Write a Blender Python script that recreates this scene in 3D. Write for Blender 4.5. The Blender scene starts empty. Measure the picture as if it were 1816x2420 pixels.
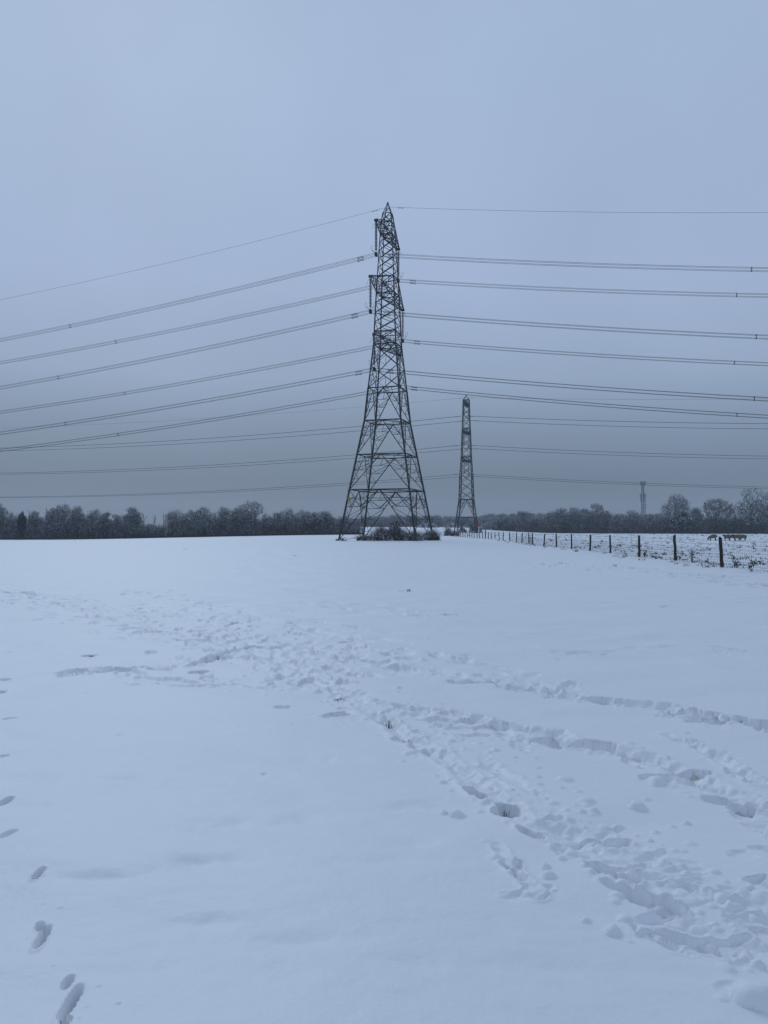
import bpy, math, random
import numpy as np
from mathutils import Vector, Matrix

sc = bpy.context.scene
COL = sc.collection
R = math.radians

# ------------------------------------------------------------------ camera
F, CX, CY, CAMH = 1818.0, 908.0, 1210.0, 1.55          # photo is 1816 x 2420
PITCH = math.atan(42 / F)
cam = bpy.data.cameras.new("camera")
cam.sensor_width = 36.0
cam.lens = F / 2420 * 36.0
cam.clip_start, cam.clip_end = 0.05, 6000
camo = bpy.data.objects.new("camera", cam)
COL.objects.link(camo)
camo.location = (0, 0, CAMH)
camo.rotation_euler = (R(90) + PITCH, 0, 0)
sc.camera = camo

# ------------------------------------------------------------------ exposure, sky, sun
sc.view_settings.view_transform = 'Standard'
sc.view_settings.look = 'None'
sc.view_settings.exposure = 0.0
sc.view_settings.gamma = 1.0
sc.cycles.use_denoising = True
sc.cycles.max_bounces = 8
sc.cycles.volume_bounces = 1
sc.cycles.sample_clamp_indirect = 4

SUN_EL, SUN_AZ = R(36), R(-20)                          # azimuth measured from +Y towards +X
world = bpy.data.worlds.new("World")
sc.world = world
world.use_nodes = True
nt = world.node_tree
N, K = nt.nodes, nt.links
bg = N['Background']
sky = N.new('ShaderNodeTexSky')
sky.sky_type = 'NISHITA'
sky.sun_disc = False
sky.sun_elevation = SUN_EL
sky.sun_rotation = SUN_AZ
tc = N.new('ShaderNodeTexCoord')
sep = N.new('ShaderNodeSeparateXYZ')
K.new(tc.outputs['Generated'], sep.inputs[0])
ramp = N.new('ShaderNodeValToRGB')                      # the overcast cloud deck by elevation
K.new(sep.outputs['Z'], ramp.inputs[0])
SKY = [(0.0, (.104, .143, .200)), (.06, (.130, .175, .242)), (.137, (.212, .282, .388)),
       (.19, (.288, .374, .520)), (.30, (.350, .452, .640)), (.50, (.366, .480, .672)),
       (.59, (.362, .475, .666)), (.70, (.258, .344, .498)), (1.0, (.210, .282, .416))]
el = ramp.color_ramp.elements
while len(el) < len(SKY):
    el.new(0.5)
for e, (p, c) in zip(el, SKY):
    e.position = p
    e.color = (*c, 1)
cloud = N.new('ShaderNodeTexNoise')
cloud.inputs['Scale'].default_value = 3.2
cloud.inputs['Detail'].default_value = 3
K.new(tc.outputs['Generated'], cloud.inputs['Vector'])
cm = N.new('ShaderNodeMapRange')
cm.inputs['To Min'].default_value = 8.9
cm.inputs['To Max'].default_value = 11.0
K.new(cloud.outputs[0], cm.inputs[0])
sca = N.new('ShaderNodeVectorMath')
sca.operation = 'SCALE'
K.new(ramp.outputs[0], sca.inputs[0])
K.new(cm.outputs[0], sca.inputs['Scale'])
mx = N.new('ShaderNodeMix')
mx.data_type = 'RGBA'
mx.inputs[0].default_value = 0.03                       # a little clear sky through the deck
K.new(sca.outputs[0], mx.inputs[6])
K.new(sky.outputs[0], mx.inputs[7])
K.new(mx.outputs[2], bg.inputs['Color'])
bg.inputs['Strength'].default_value = 0.1

sun = bpy.data.lights.new("sun", 'SUN')
sun.energy = 0.62
sun.angle = R(25)
sun.color = (0.78, 0.89, 1.0)
suno = bpy.data.objects.new("sun", sun)
COL.objects.link(suno)
suno.location = (0, 0, 80)
sd = Vector((math.sin(SUN_AZ) * math.cos(SUN_EL), math.cos(SUN_AZ) * math.cos(SUN_EL), math.sin(SUN_EL)))
suno.rotation_euler = sd.to_track_quat('Z', 'Y').to_euler()

# ------------------------------------------------------------------ helpers
def ray(px, py):
    cx, cy = (px - CX) / F, (CY - py) / F
    return cx, math.cos(PITCH) - cy * math.sin(PITCH), math.sin(PITCH) + cy * math.cos(PITCH)

def at(px, py, Y):
    x, y, z = ray(px, py)
    return Vector((x * Y / y, Y, CAMH + z * Y / y))

def on_ground(px, py, z=0.0):
    x, y, zz = ray(px, py)
    k = (z - CAMH) / zz
    return x * k, y * k

def ss(a, b, x):
    t = np.clip((x - a) / (b - a), 0, 1)
    return t * t * (3 - 2 * t)

def terrain(x, y):
    x = np.asarray(x, float); y = np.asarray(y, float)
    dip = -1.45 * ss(40, 235, y) * ss(0, 105, -x)
    rise = 3.4 * ss(180, 520, y) * (1 - ss(34, 80, x) * (1 - ss(400, 700, y))) * ss(-160, -40, x + np.maximum(0, y - 300) * .4)
    return dip + rise

def tz(x, y):
    return float(terrain(x, y))

def tag(o, label=None, cat=None, group=None, kind=None):
    for k, v in (('label', label), ('category', cat), ('group', group), ('kind', kind)):
        if v:
            o[k] = v
    return o

def empty(name, loc, rz=0.0):
    o = bpy.data.objects.new(name, None)
    o.empty_display_size = 0.3
    COL.objects.link(o)
    o.location = loc
    o.rotation_euler = (0, 0, rz)
    return o

def link_mesh(name, me, parent=None, loc=None):
    o = bpy.data.objects.new(name, me)
    COL.objects.link(o)
    if parent is not None:
        o.parent = parent
    if loc is not None:
        o.location = loc
    return o

class MB:
    """collects verts and faces for one mesh"""
    def __init__(s):
        s.v, s.f, s.m = [], [], []

    def add(s, vs, fs, mi=0):
        b = len(s.v)
        s.v.extend(vs)
        s.f.extend([tuple(i + b for i in f) for f in fs])
        s.m.extend([mi] * len(fs))

    def frame(s, p, q):
        d = (q - p).normalized()
        a = Vector((0, 0, 1)) if abs(d.z) < 0.9 else Vector((1, 0, 0))
        u = d.cross(a).normalized()
        return d, u, d.cross(u)

    def angle(s, p, q, w, mi=0):
        """steel angle section"""
        p, q = Vector(p), Vector(q)
        d, u, v = s.frame(p, q)
        t = max(.012, w * .14)
        prof = [(-w / 2, -w / 2), (w / 2, -w / 2), (w / 2, -w / 2 + t), (-w / 2 + t, -w / 2 + t), (-w / 2 + t, w / 2), (-w / 2, w / 2)]
        vs = [p + u * a + v * b for a, b in prof] + [q + u * a + v * b for a, b in prof]
        fs = [(i, (i + 1) % 6, 6 + (i + 1) % 6, 6 + i) for i in range(6)] + [(5, 4, 3, 2, 1, 0), (6, 7, 8, 9, 10, 11)]
        s.add(vs, fs, mi)

    def tube(s, pts, r, n=4, mi=0, caps=True):
        """r: one radius or one per point"""
        pts = [Vector(p) for p in pts]
        rr = r if isinstance(r, (list, tuple)) else [r] * len(pts)
        vs, fs = [], []
        u = None
        for i, p in enumerate(pts):
            d = (pts[min(i + 1, len(pts) - 1)] - pts[max(i - 1, 0)]).normalized()
            if u is None:
                a = Vector((0, 0, 1)) if abs(d.z) < 0.9 else Vector((1, 0, 0))
                u = d.cross(a).normalized()
            else:
                u = (u - d * u.dot(d)).normalized()
            v = d.cross(u)
            for k in range(n):
                a = 2 * math.pi * k / n
                vs.append(p + (u * math.cos(a) + v * math.sin(a)) * rr[i])
        for i in range(len(pts) - 1):
            for k in range(n):
                fs.append((i * n + k, i * n + (k + 1) % n, (i + 1) * n + (k + 1) % n, (i + 1) * n + k))
        if caps:
            fs.append(tuple(range(n - 1, -1, -1)))
            fs.append(tuple((len(pts) - 1) * n + k for k in range(n)))
        s.add(vs, fs, mi)

    def lathe(s, prof, n=8, o=(0, 0, 0), mi=0):
        o = Vector(o)
        vs, fs = [], []
        for r, z in prof:
            for k in range(n):
                a = 2 * math.pi * k / n
                vs.append(o + Vector((r * math.cos(a), r * math.sin(a), z)))
        for i in range(len(prof) - 1):
            for k in range(n):
                fs.append((i * n + k, i * n + (k + 1) % n, (i + 1) * n + (k + 1) % n, (i + 1) * n + k))
        fs.append(tuple(range(n - 1, -1, -1)))
        fs.append(tuple((len(prof) - 1) * n + k for k in range(n)))
        s.add(vs, fs, mi)

    def box(s, c, h, mi=0, rot=None):
        c = Vector(c)
        vs = []
        for i in range(8):
            p = Vector((h[0] * (1 if i & 1 else -1), h[1] * (1 if i & 2 else -1), h[2] * (1 if i & 4 else -1)))
            vs.append(c + (rot @ p if rot else p))
        s.add(vs, [(0, 2, 3, 1), (4, 5, 7, 6), (0, 1, 5, 4), (2, 6, 7, 3), (0, 4, 6, 2), (1, 3, 7, 5)], mi)

    def mesh(s, name, mats):
        me = bpy.data.meshes.new(name)
        me.from_pydata([tuple(v) for v in s.v], [], s.f)
        for m in (mats if isinstance(mats, (list, tuple)) else [mats]):
            me.materials.append(m)
        if any(s.m):
            me.polygons.foreach_set('material_index', s.m)
        me.update()
        return me

    def build(s, name, mats, parent=None, loc=None):
        return link_mesh(name, s.mesh(name, mats), parent, loc)

def quads_mesh(name, V, mat, per=4):
    """V: (n*per,3) array of separate polygons"""
    V = np.asarray(V, np.float32).reshape(-1, 3)
    n = len(V) // per
    me = bpy.data.meshes.new(name)
    me.vertices.add(len(V)); me.vertices.foreach_set('co', V.ravel())
    me.loops.add(len(V)); me.loops.foreach_set('vertex_index', np.arange(len(V), dtype=np.int32))
    me.polygons.add(n); me.polygons.foreach_set('loop_start', np.arange(0, n * per, per, dtype=np.int32))
    for m in (mat if isinstance(mat, (list, tuple)) else [mat]):
        me.materials.append(m)
    me.update(calc_edges=True)
    return me

# ------------------------------------------------------------------ materials
def mat(name, col, rough=.8, noise=None, metal=0.0, spec=.3):
    m = bpy.data.materials.new(name)
    m.use_nodes = True
    n, l = m.node_tree.nodes, m.node_tree.links
    b = n['Principled BSDF']
    b.inputs['Roughness'].default_value = rough
    b.inputs['Metallic'].default_value = metal
    b.inputs['Specular IOR Level'].default_value = spec
    b.inputs['Base Color'].default_value = (*col, 1)
    if noise:
        col2, scale = noise
        t = n.new('ShaderNodeTexCoord'); x = n.new('ShaderNodeTexNoise'); r = n.new('ShaderNodeMix')
        x.inputs['Scale'].default_value = scale; x.inputs['Detail'].default_value = 5
        r.data_type = 'RGBA'
        r.inputs[6].default_value = (*col, 1); r.inputs[7].default_value = (*col2, 1)
        l.new(t.outputs['Object'], x.inputs['Vector']); l.new(x.outputs[0], r.inputs[0]); l.new(r.outputs[2], b.inputs['Base Color'])
    return m

def snowy(name, col, col2, scale=3.0, lo=.35, hi=.6, amount=.5, nscale=1.2):
    """bark or leaf with snow lying on faces that look up"""
    m = mat(name, col, .9, (col2, scale), spec=.1)
    n, l = m.node_tree.nodes, m.node_tree.links
    b = n['Principled BSDF']
    src = b.inputs['Base Color'].links[0].from_socket
    g = n.new('ShaderNodeNewGeometry'); s = n.new('ShaderNodeSeparateXYZ')
    l.new(g.outputs['True Normal'], s.inputs[0])
    a = n.new('ShaderNodeMath'); a.operation = 'ABSOLUTE'
    l.new(s.outputs['Z'], a.inputs[0])
    mr = n.new('ShaderNodeMapRange'); mr.inputs['From Min'].default_value = lo; mr.inputs['From Max'].default_value = hi
    l.new(a.outputs[0] if 'leaf' in name else s.outputs['Z'], mr.inputs[0])
    x = n.new('ShaderNodeTexNoise'); x.inputs['Scale'].default_value = nscale; x.inputs['Detail'].default_value = 4
    l.new(g.outputs['Position'], x.inputs['Vector'])
    nr = n.new('ShaderNodeMapRange'); nr.inputs['From Min'].default_value = .62 - .3 * amount; nr.inputs['From Max'].default_value = .72 - .3 * amount
    l.new(x.outputs[0], nr.inputs[0])
    mu = n.new('ShaderNodeMath'); mu.operation = 'MULTIPLY'
    l.new(mr.outputs[0], mu.inputs[0]); l.new(nr.outputs[0], mu.inputs[1])
    k = n.new('ShaderNodeMix'); k.data_type = 'RGBA'
    l.new(mu.outputs[0], k.inputs[0]); l.new(src, k.inputs[6]); k.inputs[7].default_value = (.82, .84, .87, 1)
    l.new(k.outputs[2], b.inputs['Base Color'])
    return m

STEEL = mat('weathered_steel', (.026, .032, .036), .65, ((.050, .056, .060), .8), .15)
PALE = mat('pale_steel', (.085, .095, .10), .6, ((.07, .078, .082), .5), .3)
WIRE = mat('aluminium_cable', (.035, .04, .046), .6, metal=.1)
GLASSY = mat('brown_porcelain', (.022, .020, .022), .35, spec=.5)
BLACK = mat('black_fitting', (.02, .02, .022), .6)
YELLOW = mat('yellow_plate', (.55, .36, .04), .6, ((.42, .27, .03), 4))
CREAM = mat('weathered_plate', (.42, .41, .36), .7)
POST = mat('weathered_timber', (.060, .046, .036), .9, ((.026, .020, .017), 9), spec=.1)
NETW = mat('galvanised_wire', (.10, .11, .12), .5, metal=.4)
WHITEP = mat('white_paint', (.78, .78, .78), .5)
REDP = mat('red_paint', (.55, .03, .04), .45)
WOOL = mat('fleece', (.22, .178, .125), 1.0, ((.145, .118, .083), 9), spec=.05)
FACE = mat('dark_hair', (.018, .015, .014), .9)
UNDER = snowy('thicket_bark', (.018, .018, .019), (.036, .032, .034), .6, .2, .65, .72, .35)
BARK = snowy('bark', (.014, .014, .014), (.028, .025, .024), 2.0, .25, .6, .8)
TWIG = snowy('twig_bark', (.020, .019, .020), (.044, .038, .038), .6, .15, .6, .92, .5)
DARKIVY = snowy('ivy_leaf', (.012, .018, .014), (.026, .034, .024), .8, .6, .9, .6, .6)
BROWN = snowy('dry_leaf', (.050, .034, .030), (.085, .055, .046), .7, .72, .95, .45, .8)
BRAMBLE = snowy('bramble_leaf', (.020, .019, .016), (.085, .062, .054), 1.2, .40, .8, .95, 1.9)
PALESHRUB = snowy('shrub_leaf', (.040, .042, .030), (.085, .080, .060), 1.5, .5, .8, .9, 1.6)
STEM = snowy('stem_bark', (.040, .032, .030), (.080, .062, .056), 1.5, .2, .6, .9, 2.0)
GRASS = mat('winter_grass', (.030, .034, .016), .9, ((.075, .062, .030), .7), spec=.1)
DRY = mat('dry_stem', (.06, .045, .03), .9, ((.10, .08, .05), 3))
MAST = mat('mast_steel', (.17, .18, .19), .6, metal=.2)

def snow_material():
    m = mat('snow', (.87, .885, .905), .55, spec=.5)
    n, l = m.node_tree.nodes, m.node_tree.links
    b = n['Principled BSDF']
    geo = n.new('ShaderNodeNewGeometry')
    at_ = n.new('ShaderNodeAttribute'); at_.attribute_name = 'grass'
    x = n.new('ShaderNodeTexNoise'); x.inputs['Scale'].default_value = 55; x.inputs['Detail'].default_value = 4
    l.new(geo.outputs['Position'], x.inputs['Vector'])
    big = n.new('ShaderNodeTexNoise'); big.inputs['Scale'].default_value = 9; big.inputs['Detail'].default_value = 6
    l.new(geo.outputs['Position'], big.inputs['Vector'])
    gm = n.new('ShaderNodeMix'); gm.data_type = 'RGBA'
    l.new(big.outputs[0], gm.inputs[0])
    gm.inputs[6].default_value = (.012, .018, .008, 1); gm.inputs[7].default_value = (.10, .095, .05, 1)
    sm = n.new('ShaderNodeMix'); sm.data_type = 'RGBA'
    l.new(big.outputs[0], sm.inputs[0])
    sm.inputs[6].default_value = (.85, .868, .895, 1); sm.inputs[7].default_value = (.895, .905, .92, 1)
    k = n.new('ShaderNodeMix'); k.data_type = 'RGBA'
    l.new(at_.outputs['Fac'], k.inputs[0]); l.new(sm.outputs[2], k.inputs[6]); l.new(gm.outputs[2], k.inputs[7])
    l.new(k.outputs[2], b.inputs['Base Color'])
    bp = n.new('ShaderNodeBump'); bp.inputs['Strength'].default_value = .16; bp.inputs['Distance'].default_value = .012
    l.new(x.outputs[0], bp.inputs['Height']); l.new(bp.outputs[0], b.inputs['Normal'])
    return m
SNOW = snow_material()

# ------------------------------------------------------------------ snow covered ground
def hash2(ix, iy, seed):
    h = (ix * 374761393 + iy * 668265263 + seed * 974711) & 0xFFFFFFFF
    h = ((h ^ (h >> 13)) * 1274126177) & 0xFFFFFFFF
    h = ((h ^ (h >> 15)) * 2246822519) & 0xFFFFFFFF
    return ((h ^ (h >> 14)) & 0xFFFF) / 32767.5 - 1.0

def vnoise(x, y, seed=0):
    x0, y0 = np.floor(x), np.floor(y)
    fx, fy = x - x0, y - y0
    ix, iy = x0.astype(np.int64), y0.astype(np.int64)
    ux, uy = fx * fx * (3 - 2 * fx), fy * fy * (3 - 2 * fy)
    a, b = hash2(ix, iy, seed), hash2(ix + 1, iy, seed)
    c, d = hash2(ix, iy + 1, seed), hash2(ix + 1, iy + 1, seed)
    return (a + (b - a) * ux) * (1 - uy) + (c + (d - c) * ux) * uy

def fbm(x, y, seed, o=3):
    s, a, t = 0, 1.0, 0
    for i in range(o):
        cs, sn = math.cos(.7 * i + .3), math.sin(.7 * i + .3)
        s = s + a * vnoise((x * cs - y * sn) * 2 ** i, (x * sn + y * cs) * 2 ** i, seed + i)
        t += a; a *= .5
    return s / t

def fence_x(y):
    return np.interp(y, [0, 25, 31, 55, 80, 110, 130, 150, 180], [13.2, 13.5, 13.6, 14.4, 15.1, 16.7, 16.9, 16.4, 16.2])

def snow_field():
    rows = [-60, -40, -25, -14, -8, -4, -2, -.8, 0, .5, .9, 1.2, 1.4, 1.55]
    y = 1.65
    while y < 26:
        rows.append(y); y += min(.05, max(.0045, y * y / 1950))
    st = .05
    while y < 1500:
        rows.append(y); st = min(st * 1.07, y * y / 1700, 40); y += st
    rows.append(1500)
    Yr = np.array(rows, float)
    nc = 900
    t = np.linspace(-1, 1, nc)
    hw = np.where(Yr > 0, .76 * Yr + 1.1, 1.1)
    inner = t[None, :] * hw[:, None]
    e = np.array([.0006, .0016, .0035, .007, .014, .028, .055, .1, .18, .3, .5, .75, 1.0])
    rgt = hw[:, None] + e[None, :] * (1500 - hw[:, None])
    X = np.concatenate([-rgt[:, ::-1], inner, rgt], 1)
    Y = np.repeat(Yr[:, None], X.shape[1], 1)
    H = np.zeros_like(X); G = np.zeros_like(X)
    near = int(np.searchsorted(Yr, 60))
    xs, ys = X[:near], Y[:near]
    # soft drifts and dimples left by the wind
    H[:near] += .040 * fbm(xs * .75, ys * 1.2, 11, 2)
    H[:near] += .034 * fbm(xs * 1.7, ys * 2.4, 21, 2) * ss(-.3, .4, fbm(xs * .5, ys * .5, 5, 2))
    H[:near] += .004 * fbm(xs * 5, ys * 9, 25, 2)
    NZ = np.zeros_like(X); NZ[:near] = fbm(xs * 16, ys * 16, 31, 3)
    NW = np.zeros_like(X); NW[:near] = fbm(xs * 5, ys * 5, 41, 3)
    H[:near] += .0013 * NZ[:near] + .0007 * fbm(xs * 45, ys * 45, 51, 2)
    PT = np.zeros_like(X); RM = np.zeros_like(X); LP = np.zeros_like(X)
    rng = random.Random(7)

    def window(x0, x1, y0, y1):
        r0, r1 = np.searchsorted(Yr, y0), np.searchsorted(Yr, y1)
        if r1 <= r0:
            return None
        a = X[r0:r1]
        ok = np.nonzero(((a >= x0) & (a <= x1)).any(0))[0]
        if len(ok) == 0:
            return None
        return slice(r0, r1), slice(ok[0], ok[-1] + 1)

    def pit(x, y, ln, wd, ang, depth, grass=0., edge=.16, rim=.22, rough=.35, slush=0.):
        rr = max(ln, wd) * 1.9
        w = window(x - rr, x + rr, y - rr, y + rr)
        if w is None:
            return
        dx, dy = X[w] - x, Y[w] - y
        c, s = math.cos(ang), math.sin(ang)
        u, v = (dx * c + dy * s) / ln, (-dx * s + dy * c) / wd
        d = (np.abs(u) ** 2.4 + np.abs(v) ** 2.4) ** (1 / 2.4) + rough * NZ[w] + .3 * NW[w]
        m = 1 - ss(1 - edge, 1 + edge, d)
        PT[w] = np.maximum(PT[w], depth * m * (.75 + .35 * NW[w] + .35 * NZ[w]))
        RM[w] = np.maximum(RM[w], rim * depth * np.exp(-((d - 1.3) / .25) ** 2) * (.5 + NW[w]))
        if slush > 0:
            G[w] = np.maximum(G[w], slush * (1 - ss(.5, 1.0, d)) * np.clip(.8 + .6 * NW[w] + .3 * NZ[w], 0, 1))
        if grass > 0:
            G[w] = np.maximum(G[w], grass * (1 - ss(.35, .62, d + .35 * NZ[w])))

    def lump(x, y, r, h):
        w = window(x - r * 1.6, x + r * 1.6, y - r * 1.6, y + r * 1.6)
        if w is None:
            return
        d = np.hypot(X[w] - x, Y[w] - y) / r + .35 * NZ[w] + .25 * NW[w]
        LP[w] = np.maximum(LP[w], h * np.clip(1 - d * d, 0, 1) ** .75)

    def to_world(pts):
        return [on_ground(px * 1.094, py * 1.094) for px, py in pts]

    def walk(P, n):
        """n points along the polyline with direction"""
        seg = [math.dist(P[i], P[i + 1]) for i in range(len(P) - 1)]
        L = sum(seg)
        for k in range(n):
            s = L * (k + rng.random()) / n
            i = 0
            while i < len(seg) - 1 and s > seg[i]:
                s -= seg[i]; i += 1
            f = min(1, s / max(seg[i], 1e-6))
            a, b = P[i], P[i + 1]
            yield a[0] + (b[0] - a[0]) * f, a[1] + (b[1] - a[1]) * f, math.atan2(b[1] - a[1], b[0] - a[0])

    def length(P):
        return sum(math.dist(P[i], P[i + 1]) for i in range(len(P) - 1))

    def trough(P, width, depth, cut=0.0, seed=0):
        x0 = min(p[0] for p in P) - width * 3; x1 = max(p[0] for p in P) + width * 3
        y0 = min(p[1] for p in P) - width * 3; y1 = max(p[1] for p in P) + width * 3
        w = window(x0, x1, y0, y1)
        if w is None:
            return
        xx, yy = X[w], Y[w]
        D = np.full(xx.shape, 9.0)
        for a, b in zip(P[:-1], P[1:]):
            ab = (b[0] - a[0], b[1] - a[1]); L2 = ab[0] ** 2 + ab[1] ** 2 + 1e-9
            q = np.clip(((xx - a[0]) * ab[0] + (yy - a[1]) * ab[1]) / L2, 0, 1)
            D = np.minimum(D, np.hypot(xx - a[0] - q * ab[0], yy - a[1] - q * ab[1]))
        keep = ss(cut - .12, cut + .22, fbm(xx * 1.3 + seed, yy * 1.3, 61 + seed, 2))
        d = D / width + .45 * NW[w] + .35 * NZ[w]
        H[w] -= depth * keep * (1 - ss(.35, 1.05, d)) * (.8 + .4 * NW[w])
        H[w] += depth * .3 * keep * np.exp(-((d - 1.25) / .3) ** 2)

    def trample(pts, half, dens, depth, lumps=1.0, big=1.0):
        P = to_world(pts)
        n = int(length(P) * dens)
        for x, y, a in walk(P, n):
            o = rng.gauss(0, half * .55)
            x2, y2 = x - math.sin(a) * o, y + math.cos(a) * o
            pit(x2, y2, rng.uniform(.07, .17) * big, rng.uniform(.035, .065) * big, a + rng.gauss(0, .5), depth * rng.uniform(.25, 1.15), 0., rng.choice([.2, .4, .6]), .22, .8)
        for x, y, a in walk(P, int(n * 2.2 * lumps)):
            o = rng.gauss(0, half * .9)
            r = rng.uniform(.008, .028) * (1.7 if rng.random() < .12 else 1) * (1 + .03 * y)
            lump(x - math.sin(a) * o, y + math.cos(a) * o, r, r * rng.uniform(.25, .6))

    # main trodden path, from the lower right corner up to the left
    A1 = [(2300, 2500), (1980, 2300), (1660, 2105), (1560, 2040), (1440, 1965), (1360, 1905), (1290, 1850), (1200, 1800), (1140, 1790), (1090, 1745), (1030, 1705), (985, 1655), (925, 1620), (880, 1590), (838, 1557)]
    A2 = [(2250, 2380), (1960, 2200), (1660, 2030), (1560, 1965), (1450, 1900), (1360, 1850), (1270, 1800), (1180, 1735), (1100, 1690), (1040, 1640), (960, 1600), (890, 1565)]
    A3 = [(1165, 1945), (1110, 1890), (1065, 1830)]
    A4 = [(838, 1557), (770, 1520), (700, 1480), (620, 1440), (560, 1400), (480, 1345), (380, 1330), (200, 1300), (60, 1280), (-260, 1250)]
    B1 = [(2300, 2080), (1960, 1900), (1660, 1765), (1610, 1733), (1550, 1700), (1470, 1668), (1390, 1632), (1300, 1612), (1240, 1603), (1180, 1583), (1070, 1560), (960, 1532), (870, 1525)]
    B2 = [(1140, 1612), (1060, 1590), (1000, 1575), (900, 1545)]
    B3 = [(1640, 1690), (1560, 1645), (1500, 1610), (1440, 1590)]
    C1 = [(2300, 1720), (1980, 1640), (1660, 1580), (1590, 1562), (1520, 1548), (1430, 1527), (1330, 1517), (1230, 1505), (1150, 1490), (1080, 1478), (1000, 1470), (930, 1450), (850, 1440), (780, 1428), (700, 1410), (620, 1402), (560, 1394)]
    C2 = [(1200, 1490), (1140, 1470), (1060, 1440), (990, 1425), (900, 1415), (830, 1410), (720, 1395)]
    D1 = [(160, 1447), (260, 1445), (400, 1440), (470, 1415), (560, 1394)]
    D2 = [(120, 1455), (230, 1450), (350, 1470), (470, 1478), (600, 1480), (720, 1490)]
    D3 = [(-300, 1262), (20, 1285), (150, 1310), (260, 1345), (330, 1350), (480, 1385), (640, 1440), (740, 1480)]
    D4 = [(300, 1275), (420, 1310), (520, 1345), (620, 1345), (760, 1375), (880, 1415)]
    FAR = [(1130, 1215), (1240, 1222), (1360, 1228), (1500, 1240), (1660, 1265), (1900, 1300)]
    MID1 = [(620, 1300), (760, 1310), (860, 1320), (960, 1335)]
    MID2 = [(1240, 1305), (1420, 1308), (1560, 1310), (1660, 1305)]
    MID3 = [(1080, 1388), (1240, 1420), (1400, 1400), (1560, 1395), (1640, 1420)]
    for P, wd, dp, cut in ((A1, .075, .028, -.05), (A2, .06, .016, .1), (A3, .035, .022, -.3), (A4, .09, .02, .05), (B1, .085, .042, -.15), (B2, .07, .045, -.1),
                           (B3, .06, .035, -.1), (C1, .10, .055, -.15), (C2, .09, .04, .0), (D1, .09, .05, -.3), (D3, .10, .03, .0)):
        trough(to_world(P), wd, dp, cut, len(P) % 5)
    for pts, half, dens, dp, lm, bg_ in (
            (A1, .13, 6, .023, 3.0, .75), (A2, .20, 5, .018, 4.5, .75), (A3, .05, 6, .025, 2, .6), (A4, .35, 13, .035, 1.4, 1.1),
            (B1, .12, 8, .055, 1.0, 1.15), (B2, .15, 6, .05, 1, 1.1), (B3, .1, 6, .05, 1, 1), (C1, .16, 8, .06, 1, 1.3), (C2, .3, 7, .05, .8, 1.3),
            (D1, .15, 7, .06, .8, 1.3), (D2, .2, 9, .05, .8, 1.2), (D3, .9, 19, .048, .5, 1.3), (D4, .7, 10, .045, .5, 1.4),
            (MID1, .6, 6, .05, .2, 1.5), (MID2, .5, 2.2, .05, .2, 1.6), (MID3, .35, 3, .045, .2, 1.5)):
        trample(pts, half, dens, dp, lm, bg_)
    Pf = to_world(FAR)
    for x, y, a in walk(Pf, 150):
        pit(x + rng.gauss(0, .6), y + rng.gauss(0, 1.6), rng.uniform(.15, .45), rng.uniform(.09, .2), a + rng.gauss(0, .4), rng.uniform(.04, .1), rng.choice([0, 0, 0, .6]))
    # broken crust on the wide trodden patch
    for _ in range(130):
        f = rng.random()
        px = 1280 + 400 * f + rng.gauss(0, 30); py = 1835 + 205 * f + rng.gauss(0, 42 + 30 * f)
        x, y = on_ground(px * 1.094, py * 1.094)
        if rng.random() < .55:
            r = rng.uniform(.01, .035); lump(x, y, r, r * rng.uniform(.25, .6))
        else:
            pit(x, y, rng.uniform(.03, .1), rng.uniform(.02, .05), rng.uniform(-1, .6), rng.uniform(.012, .045), 0., rng.choice([.15, .35, .55]), .2, .85)
    # single deep holes, some showing grass at the bottom
    for px, py, ln, wd, an, dp, g in (
            (1030, 1725, .13, .055, 1.9, .11, .5), (1092, 1752, .09, .045, 2.1, .12, .75), (1078, 1766, .05, .03, 2.0, .10, .8), (1145, 1810, .09, .03, 2.2, .07, 0),
            (905, 1618, .10, .04, 2.3, .08, .3), (842, 1560, .07, .05, 1.2, .09, .75), (870, 1600, .12, .045, 2.2, .07, 0), (735, 1512, .05, .04, .4, .14, 1.0),
            (730, 1543, .13, .06, .5, .08, .0), (612, 1527, .07, .05, .1, .04, .2), (195, 1418, .09, .05, .1, .12, .85), (215, 1452, .12, .06, 0, .09, .35),
            (470, 1419, .1, .05, 0, .1, .6), (430, 1452, .1, .06, .2, .09, .4), (560, 1398, .28, .10, 0, .11, .35), (520, 1348, .14, .09, 0, .1, .6),
            (1240, 1606, .26, .085, -.25, .13, .3), (1090, 1570, .2, .06, -.2, .08, .3), (1575, 1560, .30, .075, -.15, .14, .55), (1600, 1558, .08, .05, .3, .12, .8),
            (1490, 1665, .12, .05, -.4, .10, .5), (1625, 1738, .26, .055, -.55, .12, .4), (1420, 1680, .1, .05, 0, .05, 0), (1260, 1508, .3, .09, -.1, .09, .35),
            (1030, 1478, .3, .09, -.1, .09, .3), (1400, 1950, .16, .06, 2.35, .09, .15), (1425, 1968, .06, .03, 2.3, .09, .35), (1330, 1890, .13, .05, 2.4, .08, 0),
            (1490, 2035, .12, .04, 2.5, .06, 0), (750, 1385, .12, .08, 0, .08, .3), (880, 1277, .2, .12, 0, .05, 0),
            (1105, 1890, .10, .025, 2.0, .035, 0), (930, 1755, .0, .0, 0, 0, 0)):
        if ln > 0:
            x, y = on_ground(px * 1.094, py * 1.094)
            pit(x, y, ln, wd, an, dp, g, .12, .15, .3, .10 if dp > .07 else 0)
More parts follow.
